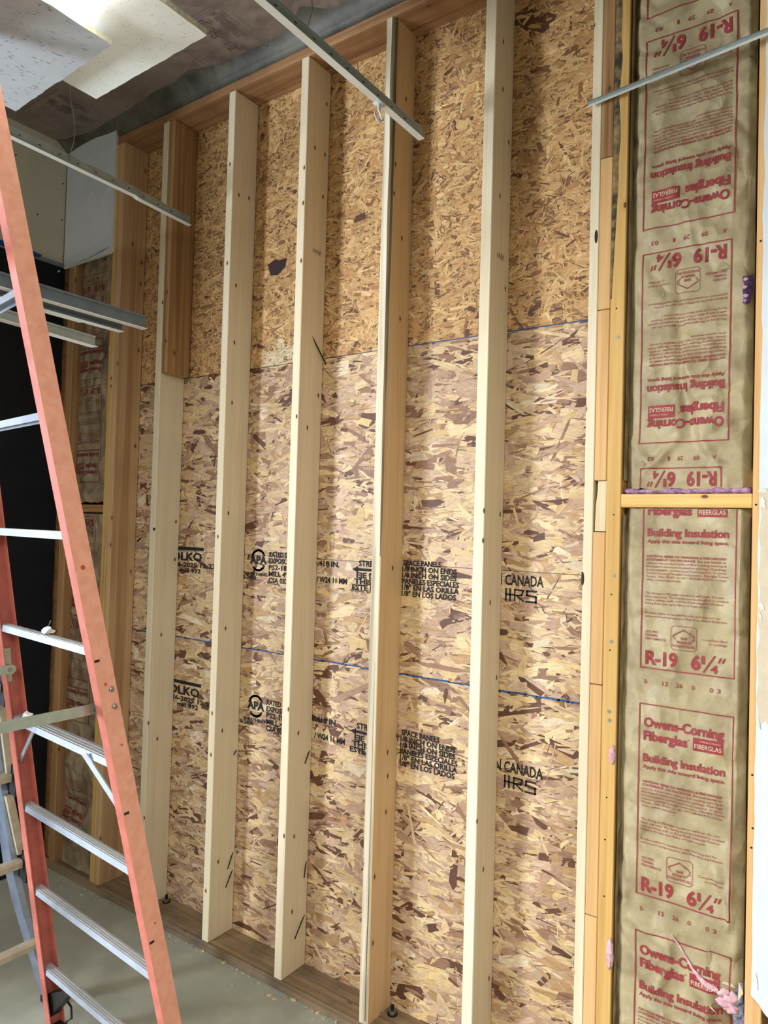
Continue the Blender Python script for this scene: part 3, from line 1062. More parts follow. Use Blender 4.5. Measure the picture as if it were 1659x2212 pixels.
def batt(name, x0, x1, z0, z1, fn, mat, label, nx=56, step=0.008, top_rag=0.0, bot_rag=0.0, seed=0.0):
    nz = max(8, int((z1 - z0) / step))
    V, F = [], []
    for k in range(nz + 1):
        for i in range(nx + 1):
            x = x0 + (x1 - x0) * i / nx
            zb = z0 + bot_rag * (noise.noise(Vector((x * 22, seed, 1))) + 0.6 * noise.noise(Vector((x * 60, seed, 2))))
            zt = z1 + top_rag * (noise.noise(Vector((x * 22, seed, 3))) + 0.6 * noise.noise(Vector((x * 60, seed, 4))))
            z = zb + (zt - zb) * k / nz
            V.append((x, fn(x, z), z))
    n = nx + 1
    for k in range(nz):
        for i in range(nx):
            a = k * n + i
            F.append((a, a + 1, a + n + 1, a + n))
    # body behind the facing
    b = len(V)
    V += [(x0 + 0.004, -0.008, z0), (x1 - 0.004, -0.008, z0), (x1 - 0.004, -0.008, z1), (x0 + 0.004, -0.008, z1),
          (x0 + 0.004, -0.085, z0 + 0.01), (x1 - 0.004, -0.085, z0 + 0.01), (x1 - 0.004, -0.085, z1 - 0.01), (x0 + 0.004, -0.085, z1 - 0.01)]
    nb = len(F)
    F += [(b, b + 1, b + 2, b + 3), (b + 4, b + 5, b + 6, b + 7), (b, b + 1, b + 5, b + 4), (b + 1, b + 2, b + 6, b + 5), (b + 2, b + 3, b + 7, b + 6), (b + 3, b, b + 4, b + 7)]
    base = Vector(((x0 + x1) / 2, -0.06, z0))
    V = [(p[0] - base.x, p[1] - base.y, p[2] - base.z) for p in V]
    me = raw_mesh(name, V, F)
    o = link(name, me, [mat, MT['purple_pink']], None, loc=base)
    for i, p in enumerate(me.polygons):
        p.use_smooth = i < nb
        if i >= nb: p.material_index = 1
    bpy.context.view_layer.update()
    tag(o, label, 'insulation', 'kraft-faced insulation batts')
    return o


LW, LH = 0.24, 0.528


def label_flat(kind):
    """kind: lower (B 12 26 0 03) or upper (A 09 29 1 03); returns red print and pale knock-out print, u in 0..LW, v in 0..LH"""
    a, p = Flat(), Flat()
    W, H = LW, LH
    a.line([(0, 0), (W, 0), (W, H), (0, H)], 0.0030, True)
    T = lambda t, x0, x1, b, cap, bold=0.0, res=1, **k: a.text(t, x0 * W, x1 * W, b * H, cap * H, bold, res, **k)
    T('Owens-Corning', .05, .91, .117, .046, .036, 3)
    T('Fiberglas', .05, .535, .187, .046, .036, 3)
    a.line([((.548 + .008 * math.cos(t)) * W, .150 * H + .008 * W * math.sin(t)) for t in (0, 1.2, 2.4, 3.6, 4.8)], 0.0009, True)
    k = 8
    for i in range(k):
        a.rect((.595 + .31 * i / k) * W, .130 * H, (.595 + .31 * (i + 1) / k) * W, .196 * H)
    p.text('FIBERGLAS', .612 * W, .89 * W, .183 * H, .022 * H, .012, 2)
    p.text('OWENS-CORNING', .66 * W, .88 * W, .150 * H, .009 * H, 0, 1)
    T('Building Insulation', .05, .925, .300, .040, .030, 3)
    T('Apply this side toward living space.', .05, .925, .336, .018, .022, 2)
    y = .413
    for t, b in (('CAUTION: REFER TO WARNING & FIRE HAZARD', .022), ('STATEMENT ON PACKAGE. Do not install or', .014), ('remove this product without first reading warning &', 0), ('fire hazard statement located on package. If package', 0), ('is not available, contact your local supplier, or write', 0), ('Owens-Corning Fiberglas Corporation, Fiberglas Tower,', 0), ('Toledo, Ohio 43659, or call 1-419/248-8234 for a copy', 0)):
        T(t, .042, .935 if 'Tower' in t else .905, y, .0115, b + .006)
        y += .0178
    T('of the current statement.', .042, .43, y, .0115, .006)
    y = .608
    for t, e in (('The facing on Fiberglas insulation will burn. Do not', .88), ('leave exposed. The facing must be installed in contact', .93), ('with a ceiling, wall, or floor finish material. Protect', .88), ('facing from any open flame or heat source.', .74)):
        T(t, .042, e, y, .0115, .006)
        y += .0178
    T('R-value refers to insulation only and may not be', .042, .85, .713, .0115, .006)
    T('achieved if compressed to less than stated thickness.', .042, .925, .731, .0115, .006)
    for i, t in enumerate(('ASSURED', 'THERMAL', 'PERFORMANCE')):
        T(t, .05, .05 + .0205 * len(t), .812 + .019 * i, .0125, .006)
    T('Complete label', .665, .925, .827, .0115, .004)
    T('on package', .735, .925, .846, .0115, .004)
    bx0, bx1, by0, by1 = .335 * W, .61 * W, .765 * H, .888 * H
    c = .006
    a.line([(bx0 + c, by0), (bx1 - c, by0), (bx1, by0 + c), (bx1, by1 - c), (bx1 - c, by1), (bx0 + c, by1), (bx0, by1 - c), (bx0, by0 + c)], .0012, True)
    P = lambda x, yv: (bx0 + x * (bx1 - bx0), by0 + yv * (by1 - by0))
    a.line([P(.07, .40), P(.5, .13), P(.93, .40), P(.80, .62), P(.93, .54), P(.84, .36), P(.5, .16), P(.17, .36), P(.07, .44), P(.18, .58), P(.07, .40)], .0011)
    for i, (t, x0_, x1_) in enumerate((('NAHB', .37, .64), ('RESEARCH', .23, .78), ('FOUNDATION, INC.', .04, .97))):
        q0, q1 = P(x0_, .56 + .165 * i), P(x1_, .56 + .165 * i)
        a.text(t, q0[0], q1[0], q0[1], .0135 * H, .02, 1)
    T('R-19', .055, .41, .977, .068, .036, 4)
    T('6', .555, .655, .977, .068, .036, 4)
    T('1', .665, .70, .945, .040, .012, 3)
    a.line([(.69 * W, .985 * H), (.80 * W, .902 * H)], .0042)
    T('4', .76, .835, .985, .038, .03, 3)
    for q in (.845, .885):
        a.f.append(tuple(range(len(a.v), len(a.v) + 4)))
        a.v += [((q + .008) * W, .906 * H), ((q - .012) * W, .932 * H), ((q + .006) * W, .932 * H), ((q + .028) * W, .906 * H)]
    codes = (('B-', .05, .09), ('12', .25, .31), ('26', .40, .47), ('0', .565, .60), ('0', .755, .79), ('3', .83, .865)) if kind == 'lower' else (('A', .06, .10), ('09', .26, .33), ('29', .46, .53), ('1', .63, .65), ('03', .82, .90))
    for t, x0_, x1_ in codes:
        T(t, x0_, x1_, 1.083 if kind == 'lower' else 1.06 , .022, .004, 2)
    if kind == 'upper':
        pass
    return a, p


LBL = {k: label_flat(k) for k in ('lower', 'upper')}


def put_label(parent, fn, kind, x0, z_edge, flip, mats, zlo, zhi, wscale=1.0, hscale=1.0):
    """x0 = left edge in the world; z_edge = top edge of the box (or its bottom edge when the label is upside down)"""
    a, p = LBL[kind]
    for fl, mt, off in ((a, mats[0], 0.0022), (p, mats[1], 0.0032)):
        def mp(u, v):
            if flip:
                x = x0 + (LW - u) * wscale; z = z_edge + v * hscale
            else:
                x = x0 + u * wscale; z = z_edge - v * hscale
            return Vector((x, z, 0))
        me = fl.mesh('printed_label', mp, 0.011)
        bm = bmesh.new()
        bm.from_mesh(me)
        for zc, sg in ((zlo, -1), (zhi, 1)):
            bmesh.ops.bisect_plane(bm, geom=bm.verts[:] + bm.edges[:] + bm.faces[:], plane_co=(0, zc, 0), plane_no=(0, sg, 0), clear_outer=True)
        for v in bm.verts:
            x, z = v.co.x, v.co.y
            v.co = Vector((x, fn(x, z) - off, z))
        if not bm.verts:
            bm.free(); continue
        bm.to_mesh(me)
        bm.free()
        link('printed_label', me, mt, parent)


RED = (MT['print_red'], MT['paper_pale'])
OLD = (MT['print_red_dark'], MT['kraft_dark'])
# right lower batt
x0, x1 = 2.2505, 2.5845


def tail_rl(x, z):
    t = 0.0
    if z < 0.60 and x > 2.50:
        t += 0.055 * min(1, (0.60 - z) / 0.06) * min(1, (x - 2.50) / 0.07)
    t += 0.012 * math.exp(-((z - 0.66) / 0.025) ** 2) * (1 if x > 2.5 else 0)
    return t


fRL = make_paper(x0, x1, -0.118, 0.012, 0.0085, [((2.562, 1.84), (2.556, 1.2), 0.006, 0.012), ((2.556, 1.2), (2.545, 0.75), 0.006, 0.011), ((2.47, 0.95), (2.56, 0.80), 0.012, 0.006), ((2.30, 0.70), (2.40, 0.64), 0.014, 0.006), ((2.40, 0.60), (2.36, 0.52), 0.012, 0.006), ((2.27, 1.80), (2.30, 1.76), 0.012, 0.004)], 1.0, tail_rl)
bRL = batt('insulation_batt', x0, x1, 0.045, 1.8495, fRL, MT['kraft'], 'brown kraft-faced insulation batt with upright red print below the yellow cross block', top_rag=0.0012, seed=1)
put_label(bRL, fRL, 'lower', 2.309, 1.930, False, RED, 0.05, 1.8475)
put_label(bRL, fRL, 'lower', 2.309, 1.301, False, RED, 0.05, 1.8475)
put_label(bRL, fRL, 'lower', 2.310, 0.674, False, RED, 0.05, 1.8475)
# right upper batt (print upside down)
cr = [((2.395, 2.36), (2.40, 2.22), 0.012, -0.010), ((2.385, 2.55), (2.392, 2.36), 0.012, -0.005), ((2.40, 2.20), (2.44, 2.05), 0.014, -0.012), ((2.40, 2.05), (2.35, 1.99), 0.012, 0.010), ((2.36, 2.0), (2.31, 1.955), 0.010, 0.008), ((2.44, 2.06), (2.50, 1.97), 0.014, 0.008),
      ((2.36, 2.78), (2.42, 2.62), 0.014, 0.006), ((2.42, 2.64), (2.48, 2.50), 0.012, -0.006), ((2.30, 3.05), (2.33, 2.80), 0.018, -0.007), ((2.27, 2.04), (2.33, 1.97), 0.012, 0.008), ((2.48, 2.30), (2.55, 2.20), 0.014, 0.006)]
fRU = make_paper(x0, x1, -0.114, 0.012, 0.015, cr, 4.0)
bRU = batt('insulation_batt', x0, x1, 1.903, ZT - 0.01, fRU, MT['kraft'], 'brown kraft-faced insulation batt with upside-down red print above the yellow cross block', bot_rag=0.012, seed=2)
put_label(bRU, fRU, 'upper', 2.292, 2.034, True, RED, 1.908, 3.6, 0.97, 1.03)
put_label(bRU, fRU, 'upper', 2.291, 2.648, True, RED, 1.908, 3.6, 1.0, 1.04)
put_label(bRU, fRU, 'upper', 2.297, 1.418, True, RED, 1.908, 3.6, 0.88, 1.03)
put_label(bRU, fRU, 'upper', 2.291, 3.270, True, RED, 1.908, 3.6, 1.0, 1.04)


def fluff(name, pts, rad, mat, parent, seed=0.0, flat=0.6):
    bm = bmesh.new()
    for (x, y, z, r) in pts:
        res = bmesh.ops.create_icosphere(bm, subdivisions=3, radius=1)
        for v in res['verts']:
            k = 1 + 0.35 * noise.noise(v.co * 2.4 + Vector((x * 40, z * 40, seed)))
            v.co = Vector((x + v.co.x * r * k, y + v.co.y * r * k * flat, z + v.co.z * r * 0.8 * k))
    me = bpy.data.meshes.new(name); bm.to_mesh(me); bm.free()
    for p in me.polygons: p.use_smooth = True
    return link(name, me, mat, parent)


rings = []
for k in range(90):
    xx = 2.2535 + 0.328 * k / 89
    rr_ = 0.0085 + 0.0035 * noise.noise(Vector((xx * 45, 0, 0)))
    rings.append([(xx, -0.112 + rr_ * 1.6 * math.cos(t) - 0.003 * noise.noise(Vector((xx * 120, t, 1))), 1.8985 + rr_ * math.sin(t) + 0.0025 * noise.noise(Vector((xx * 150, t * 2, 4)))) for t in [2 * math.pi * q / 12 for q in range(12)]])
m = MB()
m.loft(rings)
m.build('pink_fiberglass', MT['purple_pink'], bRU, 0, True)
# torn hole with purple wool high at the right edge of the upper batt
deep = plain('deep_purple_wool', lin(112, 84, 120), 0.95, 0, 0.3, 60, 0.8, c2=lin(60, 42, 66))
m = MB()
hp_ = [(2.554, 2.470), (2.566, 2.471), (2.578, 2.477), (2.580, 2.44), (2.574, 2.42), (2.571, 2.40), (2.562, 2.394), (2.554, 2.398), (2.557, 2.414), (2.553, 2.43), (2.558, 2.447), (2.554, 2.458)]
m.poly([(a, fRU(a, b) - 0.0035, b) for a, b in hp_])
hole = m.build('torn_hole', deep, bRU)
fluff('purple_wool', [(2.561, fRU(2.561, 2.462) - 0.004, 2.461, 0.006), (2.559, fRU(2.559, 2.442) - 0.004, 2.440, 0.006), (2.561, fRU(2.561, 2.415) - 0.004, 2.416, 0.007), (2.560, fRU(2.56, 2.404) - 0.004, 2.404, 0.005)], 0, MT['purple_pink'], bRU, 3.0, 0.5)
# curled flap above the hole and a small torn corner
for (pp, qq, rr) in (((2.500, 2.522), (2.526, 2.498), (2.488, 2.496)), ((2.300, 1.985), (2.312, 1.975), (2.302, 1.970))):
    m = MB()
    m.poly([(a, fRU(a, b) - (0.012 if k == 2 else 0.002), b) for k, (a, b) in enumerate((pp, qq, rr))])
    m.build('torn_flap', MT['kraft'], bRU)
# torn corner of the lower batt: slit, wool, plastic
m = MB()
sl = [(2.405, 0.690, .002), (2.425, 0.668, .004), (2.445, 0.640, .005), (2.462, 0.617, .006), (2.480, 0.600, .008), (2.497, 0.592, .009), (2.512, 0.588, .008), (2.524, 0.587, .004)]
for i in range(len(sl) - 1):
    (xa, za, wa), (xb, zb, wb) = sl[i], sl[i + 1]
    m.poly([(xa, fRL(xa, za) - 0.003, za - wa), (xb, fRL(xb, zb) - 0.003, zb - wb), (xb, fRL(xb, zb) - 0.005, zb + wb), (xa, fRL(xa, za) - 0.004, za + wa)])
m.build('torn_slit', MT['pink'], bRL)
fluff('pink_fiberglass', [(2.530, -0.112, 0.585, 0.024), (2.548, -0.110, 0.572, 0.024), (2.535, -0.112, 0.556, 0.022), (2.552, -0.112, 0.545, 0.020)], 0, MT['pink'], bRL, 2.0, 0.8)
m = MB()
q = [[(2.559 + 0.006 * noise.noise(Vector((k * 1.3, 0, 0))) + 0.022 * j, -0.118 - 0.006 * noise.noise(Vector((k * 1.1, j * 2.0, 3))), 0.515 + 0.013 * k) for j in (0, 0.5, 1)] for k in range(9)]
m.loft(q, 0, False, False)
m.build('plastic_scrap', MT['plastic_dark'], bRL)
for (tri) in (((2.572, 0.625), (2.583, 0.60), (2.570, 0.575)), ((2.502, 0.54), (2.520, 0.524), (2.506, 0.531)), ((2.436, 0.676), (2.448, 0.665), (2.441, 0.672)), ((2.51, 0.607), (2.565, 0.606), (2.545, 0.622))):
    m = MB()
    m.poly([(a, -0.128, b) for a, b in tri])
    m.build('torn_flap', MT['paper_pale'], bRL)
# folded staple flanges along the bay sides
for (xx, za, zb, par, mat) in ((2.2525, 0.05, 1.83, bRL, 'kraft'), (2.5815, 0.62, 1.83, bRL, 'kraft'), (2.2525, 1.93, 3.6, bRU, 'kraft'), (2.5815, 1.95, 3.6, bRU, 'kraft')):
    V, F = [], []
    for k in range(60):
        z = za + (zb - za) * k / 59
        wv = 0.003 * noise.noise(Vector((z * 5, xx, 0)))
        V += [(xx + wv * 0.6, -0.133 + abs(wv), z), (xx + wv * 0.3, -0.085, z)]
    for k in range(59):
        a = 2 * k
        F.append((a, a + 1, a + 3, a + 2))
    link('stapled_flange', raw_mesh('stapled_flange', V, F), MT[mat], par)

# left batts
xl0, xl1 = -0.563, -0.2545


def tail_ll(x, z):
    return 0.02 * math.exp(-((z - 0.36) / 0.05) ** 2) - 0.012 * math.exp(-((z - 0.26) / 0.06) ** 2) + 0.012 * math.exp(-((z - 0.62) / 0.015) ** 2)


fLU = make_paper(xl0, xl1, -0.100, 0.012, 0.016, [((-0.53, 3.0), (-0.42, 2.75), 0.03, 0.014), ((-0.40, 2.9), (-0.36, 2.6), 0.02, -0.010), ((-0.5, 2.2), (-0.3, 2.0), 0.02, 0.008), ((-0.56, 1.905), (-0.26, 1.895), 0.025, 0.012), ((-0.56, 1.95), (-0.26, 1.94), 0.012, -0.012)], 11.0)
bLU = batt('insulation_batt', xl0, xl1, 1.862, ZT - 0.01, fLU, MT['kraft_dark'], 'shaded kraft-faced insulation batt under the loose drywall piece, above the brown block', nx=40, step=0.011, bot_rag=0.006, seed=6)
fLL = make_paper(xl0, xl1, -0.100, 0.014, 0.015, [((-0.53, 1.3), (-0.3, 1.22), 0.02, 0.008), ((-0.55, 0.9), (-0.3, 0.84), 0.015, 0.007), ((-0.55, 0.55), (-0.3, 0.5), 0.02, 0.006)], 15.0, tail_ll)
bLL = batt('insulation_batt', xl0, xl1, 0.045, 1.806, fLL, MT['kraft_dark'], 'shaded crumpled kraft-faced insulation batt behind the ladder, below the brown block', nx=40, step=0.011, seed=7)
for ze in (1.965, 2.487 + 0.0, 3.02):
    put_label(bLU, fLU, 'upper', -0.562, ze, True, OLD, 1.88, 3.05, 0.93, 0.90 if ze > 2.9 else 0.92)
for ze in (0.765, 1.29):
    put_label(bLL, fLL, 'upper', -0.560, ze, True, OLD, 0.06, 1.80, 0.88, 0.95)
put_label(bLL, fLL, 'upper', -0.561, 0.235, True, OLD, 0.06, 0.5, 0.88, 0.85)

# ------------------------------------------------------------------ drywall sheets on the same wall
rag = ragged(0.615, 3.66, 2.6045, 0.0035, 90, 5.0)
bot = [(4.2, 0.40), (3.2, 0.42), (2.80, 0.50), (2.70, 0.535), (2.66, 0.555), (2.645, 0.573), (2.633, 0.583), (2.622, 0.600)]
m = MB()
m.prism([(xx, -D - 0.0127, z) for xx, z in bot + rag + [(4.2, 3.66)]], (0, 0.0125, 0), 0, True, 1)
dr = m.build('drywall_sheet', [MT['white_paint'], MT['gypsum']])
tag(dr, 'white painted drywall sheet with a ragged edge at the right of the picture', 'drywall')
m = MB()
tp_l = [(2.608 + 0.003 * math.sin(k * 2.3), 1.29 + (1.90 - 1.29) * k / 16) for k in range(17)]
poly = tp_l + [(2.66, 1.905), (2.75, 1.90), (3.2, 1.91), (3.2, 1.24), (2.70, 1.275), (2.65, 1.285), (2.625, 1.31)]
m.prism([(xx, -D - 0.0134, z) for xx, z in poly], (0, 0.0006, 0))
m.build('torn_paper_patch', MT['torn_paper'], dr)
for (xx, z, a, b) in ((2.612, 1.865, .009, .016), (2.612, 1.60, .009, .010), (2.609, 1.575, .007, .009), (2.612, 1.895, .016, .007), (2.612, 0.655, .007, .02), (2.61, 1.30, .006, .014)):
    m = MB()
    m.prism([(xx - a * .6, -D - 0.0150, z - b * .4), (xx + a, -D - 0.0150, z - b), (xx + a * .7, -D - 0.0150, z + b * .3), (xx + a * .2, -D - 0.0150, z + b), (xx - a * .5, -D - 0.0150, z + b * .5)], (0, 0.0015, 0))
    m.build('peeled_flake', MT['gypsum'], dr)
# left piece above
rag = ragged(3.10, 3.705, -0.236, 0.004, 24, 8.0)
m = MB()
m.prism([(xx, -D - 0.0130, z) for xx, z in [(-0.655, 3.078), (-0.50, 3.080), (-0.35, 3.079), (-0.255, 3.082)] + rag + [(-0.655, 3.705)]], (0, 0.0127, 0), 0, True, 1)
dl = m.build('drywall_sheet', [MT['white_paint'], MT['gypsum']])
tag(dl, 'small white loose drywall piece high in the left corner under the ceiling', 'drywall')
m = MB()
m.prism([(-0.62, -D - 0.0136, 3.083), (-0.42, -D - 0.0136, 3.090), (-0.255, -D - 0.0136, 3.115), (-0.30, -D - 0.0150, 3.104), (-0.45, -D - 0.0150, 3.086)], (0, 0.0005, 0))
m.build('paper_tear', MT['nail'], dl)
m = MB()
m.prism([(-0.648, -D - 0.0134, 3.40), (-0.52, -D - 0.0134, 3.36), (-0.42, -D - 0.0134, 3.43), (-0.36, -D - 0.0134, 3.35), (-0.30, -D - 0.0134, 3.41), (-0.262, -D - 0.0134, 3.48), (-0.262, -D - 0.0134, 3.16), (-0.648, -D - 0.0134, 3.12)], (0, 0.0003, 0))
m.build('lighter_patch', plain('lighter_white', lin(216, 219, 224), 0.7, 0, 0.03, 10), dl)  # slightly lighter lower area with a zigzag top edge

# ------------------------------------------------------------------ suspended grid


def tbar(name, p, q, label, drop=0.0, slots=True, web='grid_metal', cat='grid runner', hgt=0.036, fw_=0.012, roll=0.0, kink=None, group='grid runners'):
    """inverted tee: white flange cap below, galvanized web with a bulb and slots above"""
    p, q = Vector(p), Vector(q)
    t = (q - p).normalized()
    side = t.cross(Vector((0, 0, 1))).normalized()
    upv = side.cross(t).normalized()
    if roll:
        R = Matrix.Rotation(roll, 3, t)
        side, upv = R @ side, R @ upv
    root = empty(name, p)
    tag(root, label, cat, group)
    pts = [p, q] if kink is None else [p] + [Vector(k) for k in kink] + [q]
    m = MB()
    m.loft([[c - side * fw_ - upv * 0.0012, c + side * fw_ - upv * 0.0012, c + side * fw_, c - side * fw_] for c in pts])
    m.build('flange', MT['grid_white'], root)
    m = MB()
    prof = [(0.0012, 0), (0.0012, hgt - 0.007), (0.0035, hgt - 0.006), (0.0035, hgt), (-0.0035, hgt), (-0.0035, hgt - 0.006), (-0.0012, hgt - 0.007), (-0.0012, 0)]
    m.loft([[c + side * a + upv * b for a, b in prof] for c in pts])
    m.build('web', MT[web], root)
    if slots:
        L = (q - p).length
        n = int(L / 0.075)
        m = MB()
        for k in range(n):
            dd = 0.03 + k * 0.075
            c = q
            for pa, pb in zip(pts, pts[1:]):
                if dd <= (pb - pa).length:
                    c = pa + (pb - pa).normalized() * dd
                    break
                dd -= (pb - pa).length
            c = c + upv * (hgt * 0.55)
            m.bar(c - side * 0.0016, c + side * 0.0016, t * 0.0045, upv * 0.002)
        m.build('slots', MT['slot'], root)['kind'] = 'stuff'
    return root


t2 = tbar('grid_runner', (1.583, -2.6, 3.08), (1.583, -0.215, 3.08), 'white-faced ceiling grid runner with a plastic hook, ending over the barky stud')
t1 = tbar('grid_runner', (0.43, -2.4, 3.085), (0.349, -0.164, 3.08), 'bent ceiling grid runner above the ladder, ending at the dark old board', kink=[(0.377, -0.47, 3.083), (0.374, -0.45, 3.079)])
t3 = tbar('grid_runner', (3.35, -0.262, 3.088), (2.133, -0.1575, 3.052), 'narrow white grid strip crossing the insulation at upper right', slots=False, fw_=0.0135, hgt=0.008, roll=math.radians(-62))
# hook clip on the second runner
m = MB()
hp = [(1.583, -0.46, 3.078), (1.583, -0.462, 3.060), (1.583, -0.455, 3.046), (1.583, -0.440, 3.036), (1.583, -0.452, 3.024), (1.583, -0.472, 3.022), (1.583, -0.482, 3.034), (1.583, -0.480, 3.046)]
m.tube(hp, [0.006, 0.005, 0.004, 0.004, 0.004, 0.0036, 0.003, 0.002], 8)
m.box(1.568, 1.598, -0.475, -0.445, 3.0745, 3.0785)
hk = m.build('ceiling_hook', MT['scrap'], None, 0, True)
tag(hk, 'white plastic hook clipped under the ceiling grid runner with slots', 'hook')
# hanger wires
for i, (a, b, lab) in enumerate((((0.392, -0.76, 3.112), (0.40, -0.75, 3.735), 'thin bent hanger wire rising from the bent runner at the left'), ((1.583, -0.80, 3.108), (1.60, -0.83, 3.73), 'thin hanger wire rising from the runner with the plastic hook'))):
    m = MB()
    a, b = Vector(a), Vector(b)
    pts = [a.lerp(b, k / 12) + Vector((0.010 * math.sin(k * 1.1), 0.012 * math.sin(k * 0.8 + i), 0)) * (0 if k in (0, 12) else 1) for k in range(13)]
    pts = [a + Vector((0, 0.004, -0.014)), a + Vector((0, -0.006, -0.008))] + pts
    m.tube(pts, 0.0016, 6)
    o = m.build('hanger_wire', MT['wire'])
    tag(o, lab, 'wire', 'hanger wires')


def tile(name, P, th, mats, label, seed, marks, ragedge=(0, 1, 2, 3)):
    P = [Vector(p) for p in P]
    out = []
    for i in range(4):
        a, b = P[i], P[(i + 1) % 4]
        n = 26
        d = (b - a).normalized()
        nn = Vector((d.y, -d.x, 0))
        amp = ragedge[i]
        for k in range(n):
            p = a.lerp(b, k / n)
            if k: p = p + nn * amp * (noise.noise(Vector((seed + i, k * 0.8, 0))) + 0.5 * random.uniform(-1, 1))
            out.append(p)
    base = P[0]
    root = empty(name, base)
    tag(root, label, 'ceiling tile', 'loose ceiling tiles')
    m = MB()
    m.prism(out, (0, 0, th), 0, True, 1)
    m.build('tile_panel', mats, root)
    # pits or fissures pressed into the underside
    rnd = random.Random(seed)
    m = MB()
    for k in range(marks[0]):
        u, v = rnd.random(), rnd.random()
        p = (P[0].lerp(P[1], u)).lerp(P[3].lerp(P[2], u), v)
        if not (0.02 < u < 0.98 and 0.02 < v < 0.98): continue
        L = rnd.uniform(*marks[1]); wd = rnd.uniform(*marks[2])
        a = rnd.gauss(marks[3], marks[4])
        d = Vector((math.cos(a), math.sin(a), 0)); nn = Vector((-d.y, d.x, 0))
        bend = rnd.uniform(-0.3, 0.3) * L
        z = Vector((0, 0, -0.0006))
        q = [p - d * L, p + nn * bend + nn * wd, p + d * L, p + nn * bend - nn * wd]
        m.poly([x_ + z for x_ in q])
    o = m.build('fissures', MT['fissure'], root)
    o['kind'] = 'stuff'
    return root


ZG = 3.092
tA = tile('ceiling_tile', [(0.545, -1.04, ZG), (1.100, -1.065, ZG), (1.105, -2.2, ZG), (0.53, -2.2, ZG)], 0.016, [MT['tile_grey'], MT['tile_core']], 'greyish worm-pitted ceiling tile with a broken edge, nearest at top left', 3, (1000, (0.002, 0.010), (0.0005, 0.0011), 1.2, 0.6), (0.003, 0.007, 0.002, 0.006))
ZB = 3.135
tB = tile('ceiling_tile', [(0.765, -0.895, ZB), (1.305, -0.905, ZB), (1.305, -1.5, ZB), (0.765, -1.5, ZB)], 0.018, [MT['tile_white'], MT['tile_core']], 'bright white pinhole ceiling tile lying behind the greyish one', 9, (900, (0.001, 0.0022), (0.0006, 0.0012), 0.5, 1.5), (0.002, 0.004, 0.001, 0.001))
# lit troffer beside the tiles
tr = empty('light_troffer', (1.10, -1.75, 3.11))
tag(tr, 'glowing fluorescent ceiling light between the two loose tiles', 'ceiling light')
m = MB()
m.box(0.80, 1.40, -2.33, -1.145, 3.18, 3.26)
m.build('housing', MT['grid_white'], tr)
m = MB()
prof = [(0.835, 3.18), (0.835, 3.128), (0.855, 3.113), (1.345, 3.113), (1.365, 3.128), (1.365, 3.18)]
m.prism([(a, -1.16, b) for a, b in prof], (0, -1.15, 0))
m.build('lens', MT['lens'], tr)

# ------------------------------------------------------------------ orange stepladder
lad = empty('step_ladder', (0.96, -1.0, 0))
tag(lad, 'orange fiberglass stepladder with aluminium steps standing in front of the wall', 'ladder')
RR = (1.362, -0.071, -0.863, 0.208)   # x0, taper, y0, lean  (outer web, side facing +y is toward the wall)
RL = (0.556, 0.074, -0.812, 0.199)
DY, FL = 0.052, 0.029
ZTOP = 3.03


def rp(R, dx, dy, z):
    return (R[0] + R[1] * z + dx, R[2] - R[3] * z + dy, z)


def rail(R, sgn, z0, z1, name, dyo=DY, flip=1):
    t = 0.0035
    f = -sgn * FL
    prof = [(0, 0), (f, 0), (f, t), (-sgn * t, t), (-sgn * t, dyo - t), (f, dyo - t), (f, dyo), (0, dyo)]
    m = MB()
    for k in range(8):
        a, b = prof[k], prof[(k + 1) % 8]
        mi = 1 if k == 7 else 0
        m.poly([rp(R, a[0], a[1], z0), rp(R, b[0], b[1], z0), rp(R, b[0], b[1], z1), rp(R, a[0], a[1], z1)], mi)
    for z in (z0, z1):
        m.poly([rp(R, a, b, z) for a, b in prof[:4]])
        m.poly([rp(R, a, b, z) for a, b in (prof[0], prof[3], prof[4], prof[7])])
        m.poly([rp(R, a, b, z) for a, b in prof[4:]])
    me = m.mesh(name)
    bm = bmesh.new(); bm.from_mesh(me); bmesh.ops.remove_doubles(bm, verts=bm.verts, dist=1e-5)
    bmesh.ops.recalc_face_normals(bm, faces=bm.faces)
    bm.to_mesh(me); bm.free()
    return link(name, me, [MT['fg_red'], MT['fg_web']], lad)


r_r = rail(RR, 1, 0.02, ZTOP, 'rail')
r_l = rail(RL, -1, 0.02, ZTOP, 'rail')
r_l['label'] = 'red-orange rail seen from its hollow inner side'
# steps
for k in range(-2, 8):
    z = 0.573 + (6 - k) * 0.292
    a = rp(RL, 0.004, 0.010, z)
    b = rp(RR, -0.004, 0.010, z)
    dp = 0.046 if k == 4 else 0.030
    lip = 0.019
    t = 0.0022
    prof = [(0, -lip), (0, 0), (dp, 0), (dp, -lip), (dp - t, -lip), (dp - t, -t), (t, -t), (t, -lip)]
    m = MB()
    m.loft([[(c[0], c[1] + u, c[2] + v) for u, v in prof] for c in (a, b)])
    s = m.build('step', MT['alu'], lad)
    for j in range(3):
        m = MB()
        yo = dp * (0.15 + j * 0.27)
        m.box(0, 1, 0, 1, 0, 1)
        for q in range(8):
            vx, vy, vz = m.v[-8 + q]
            c = Vector(a).lerp(Vector(b), 0.01 + 0.98 * vx)
            m.v[-8 + q] = (c.x, c.y + yo + vy * 0.0035, c.z + vz * 0.0011 + 0.0001)
        m.build('tread_rib', MT['alu_dust'], s)
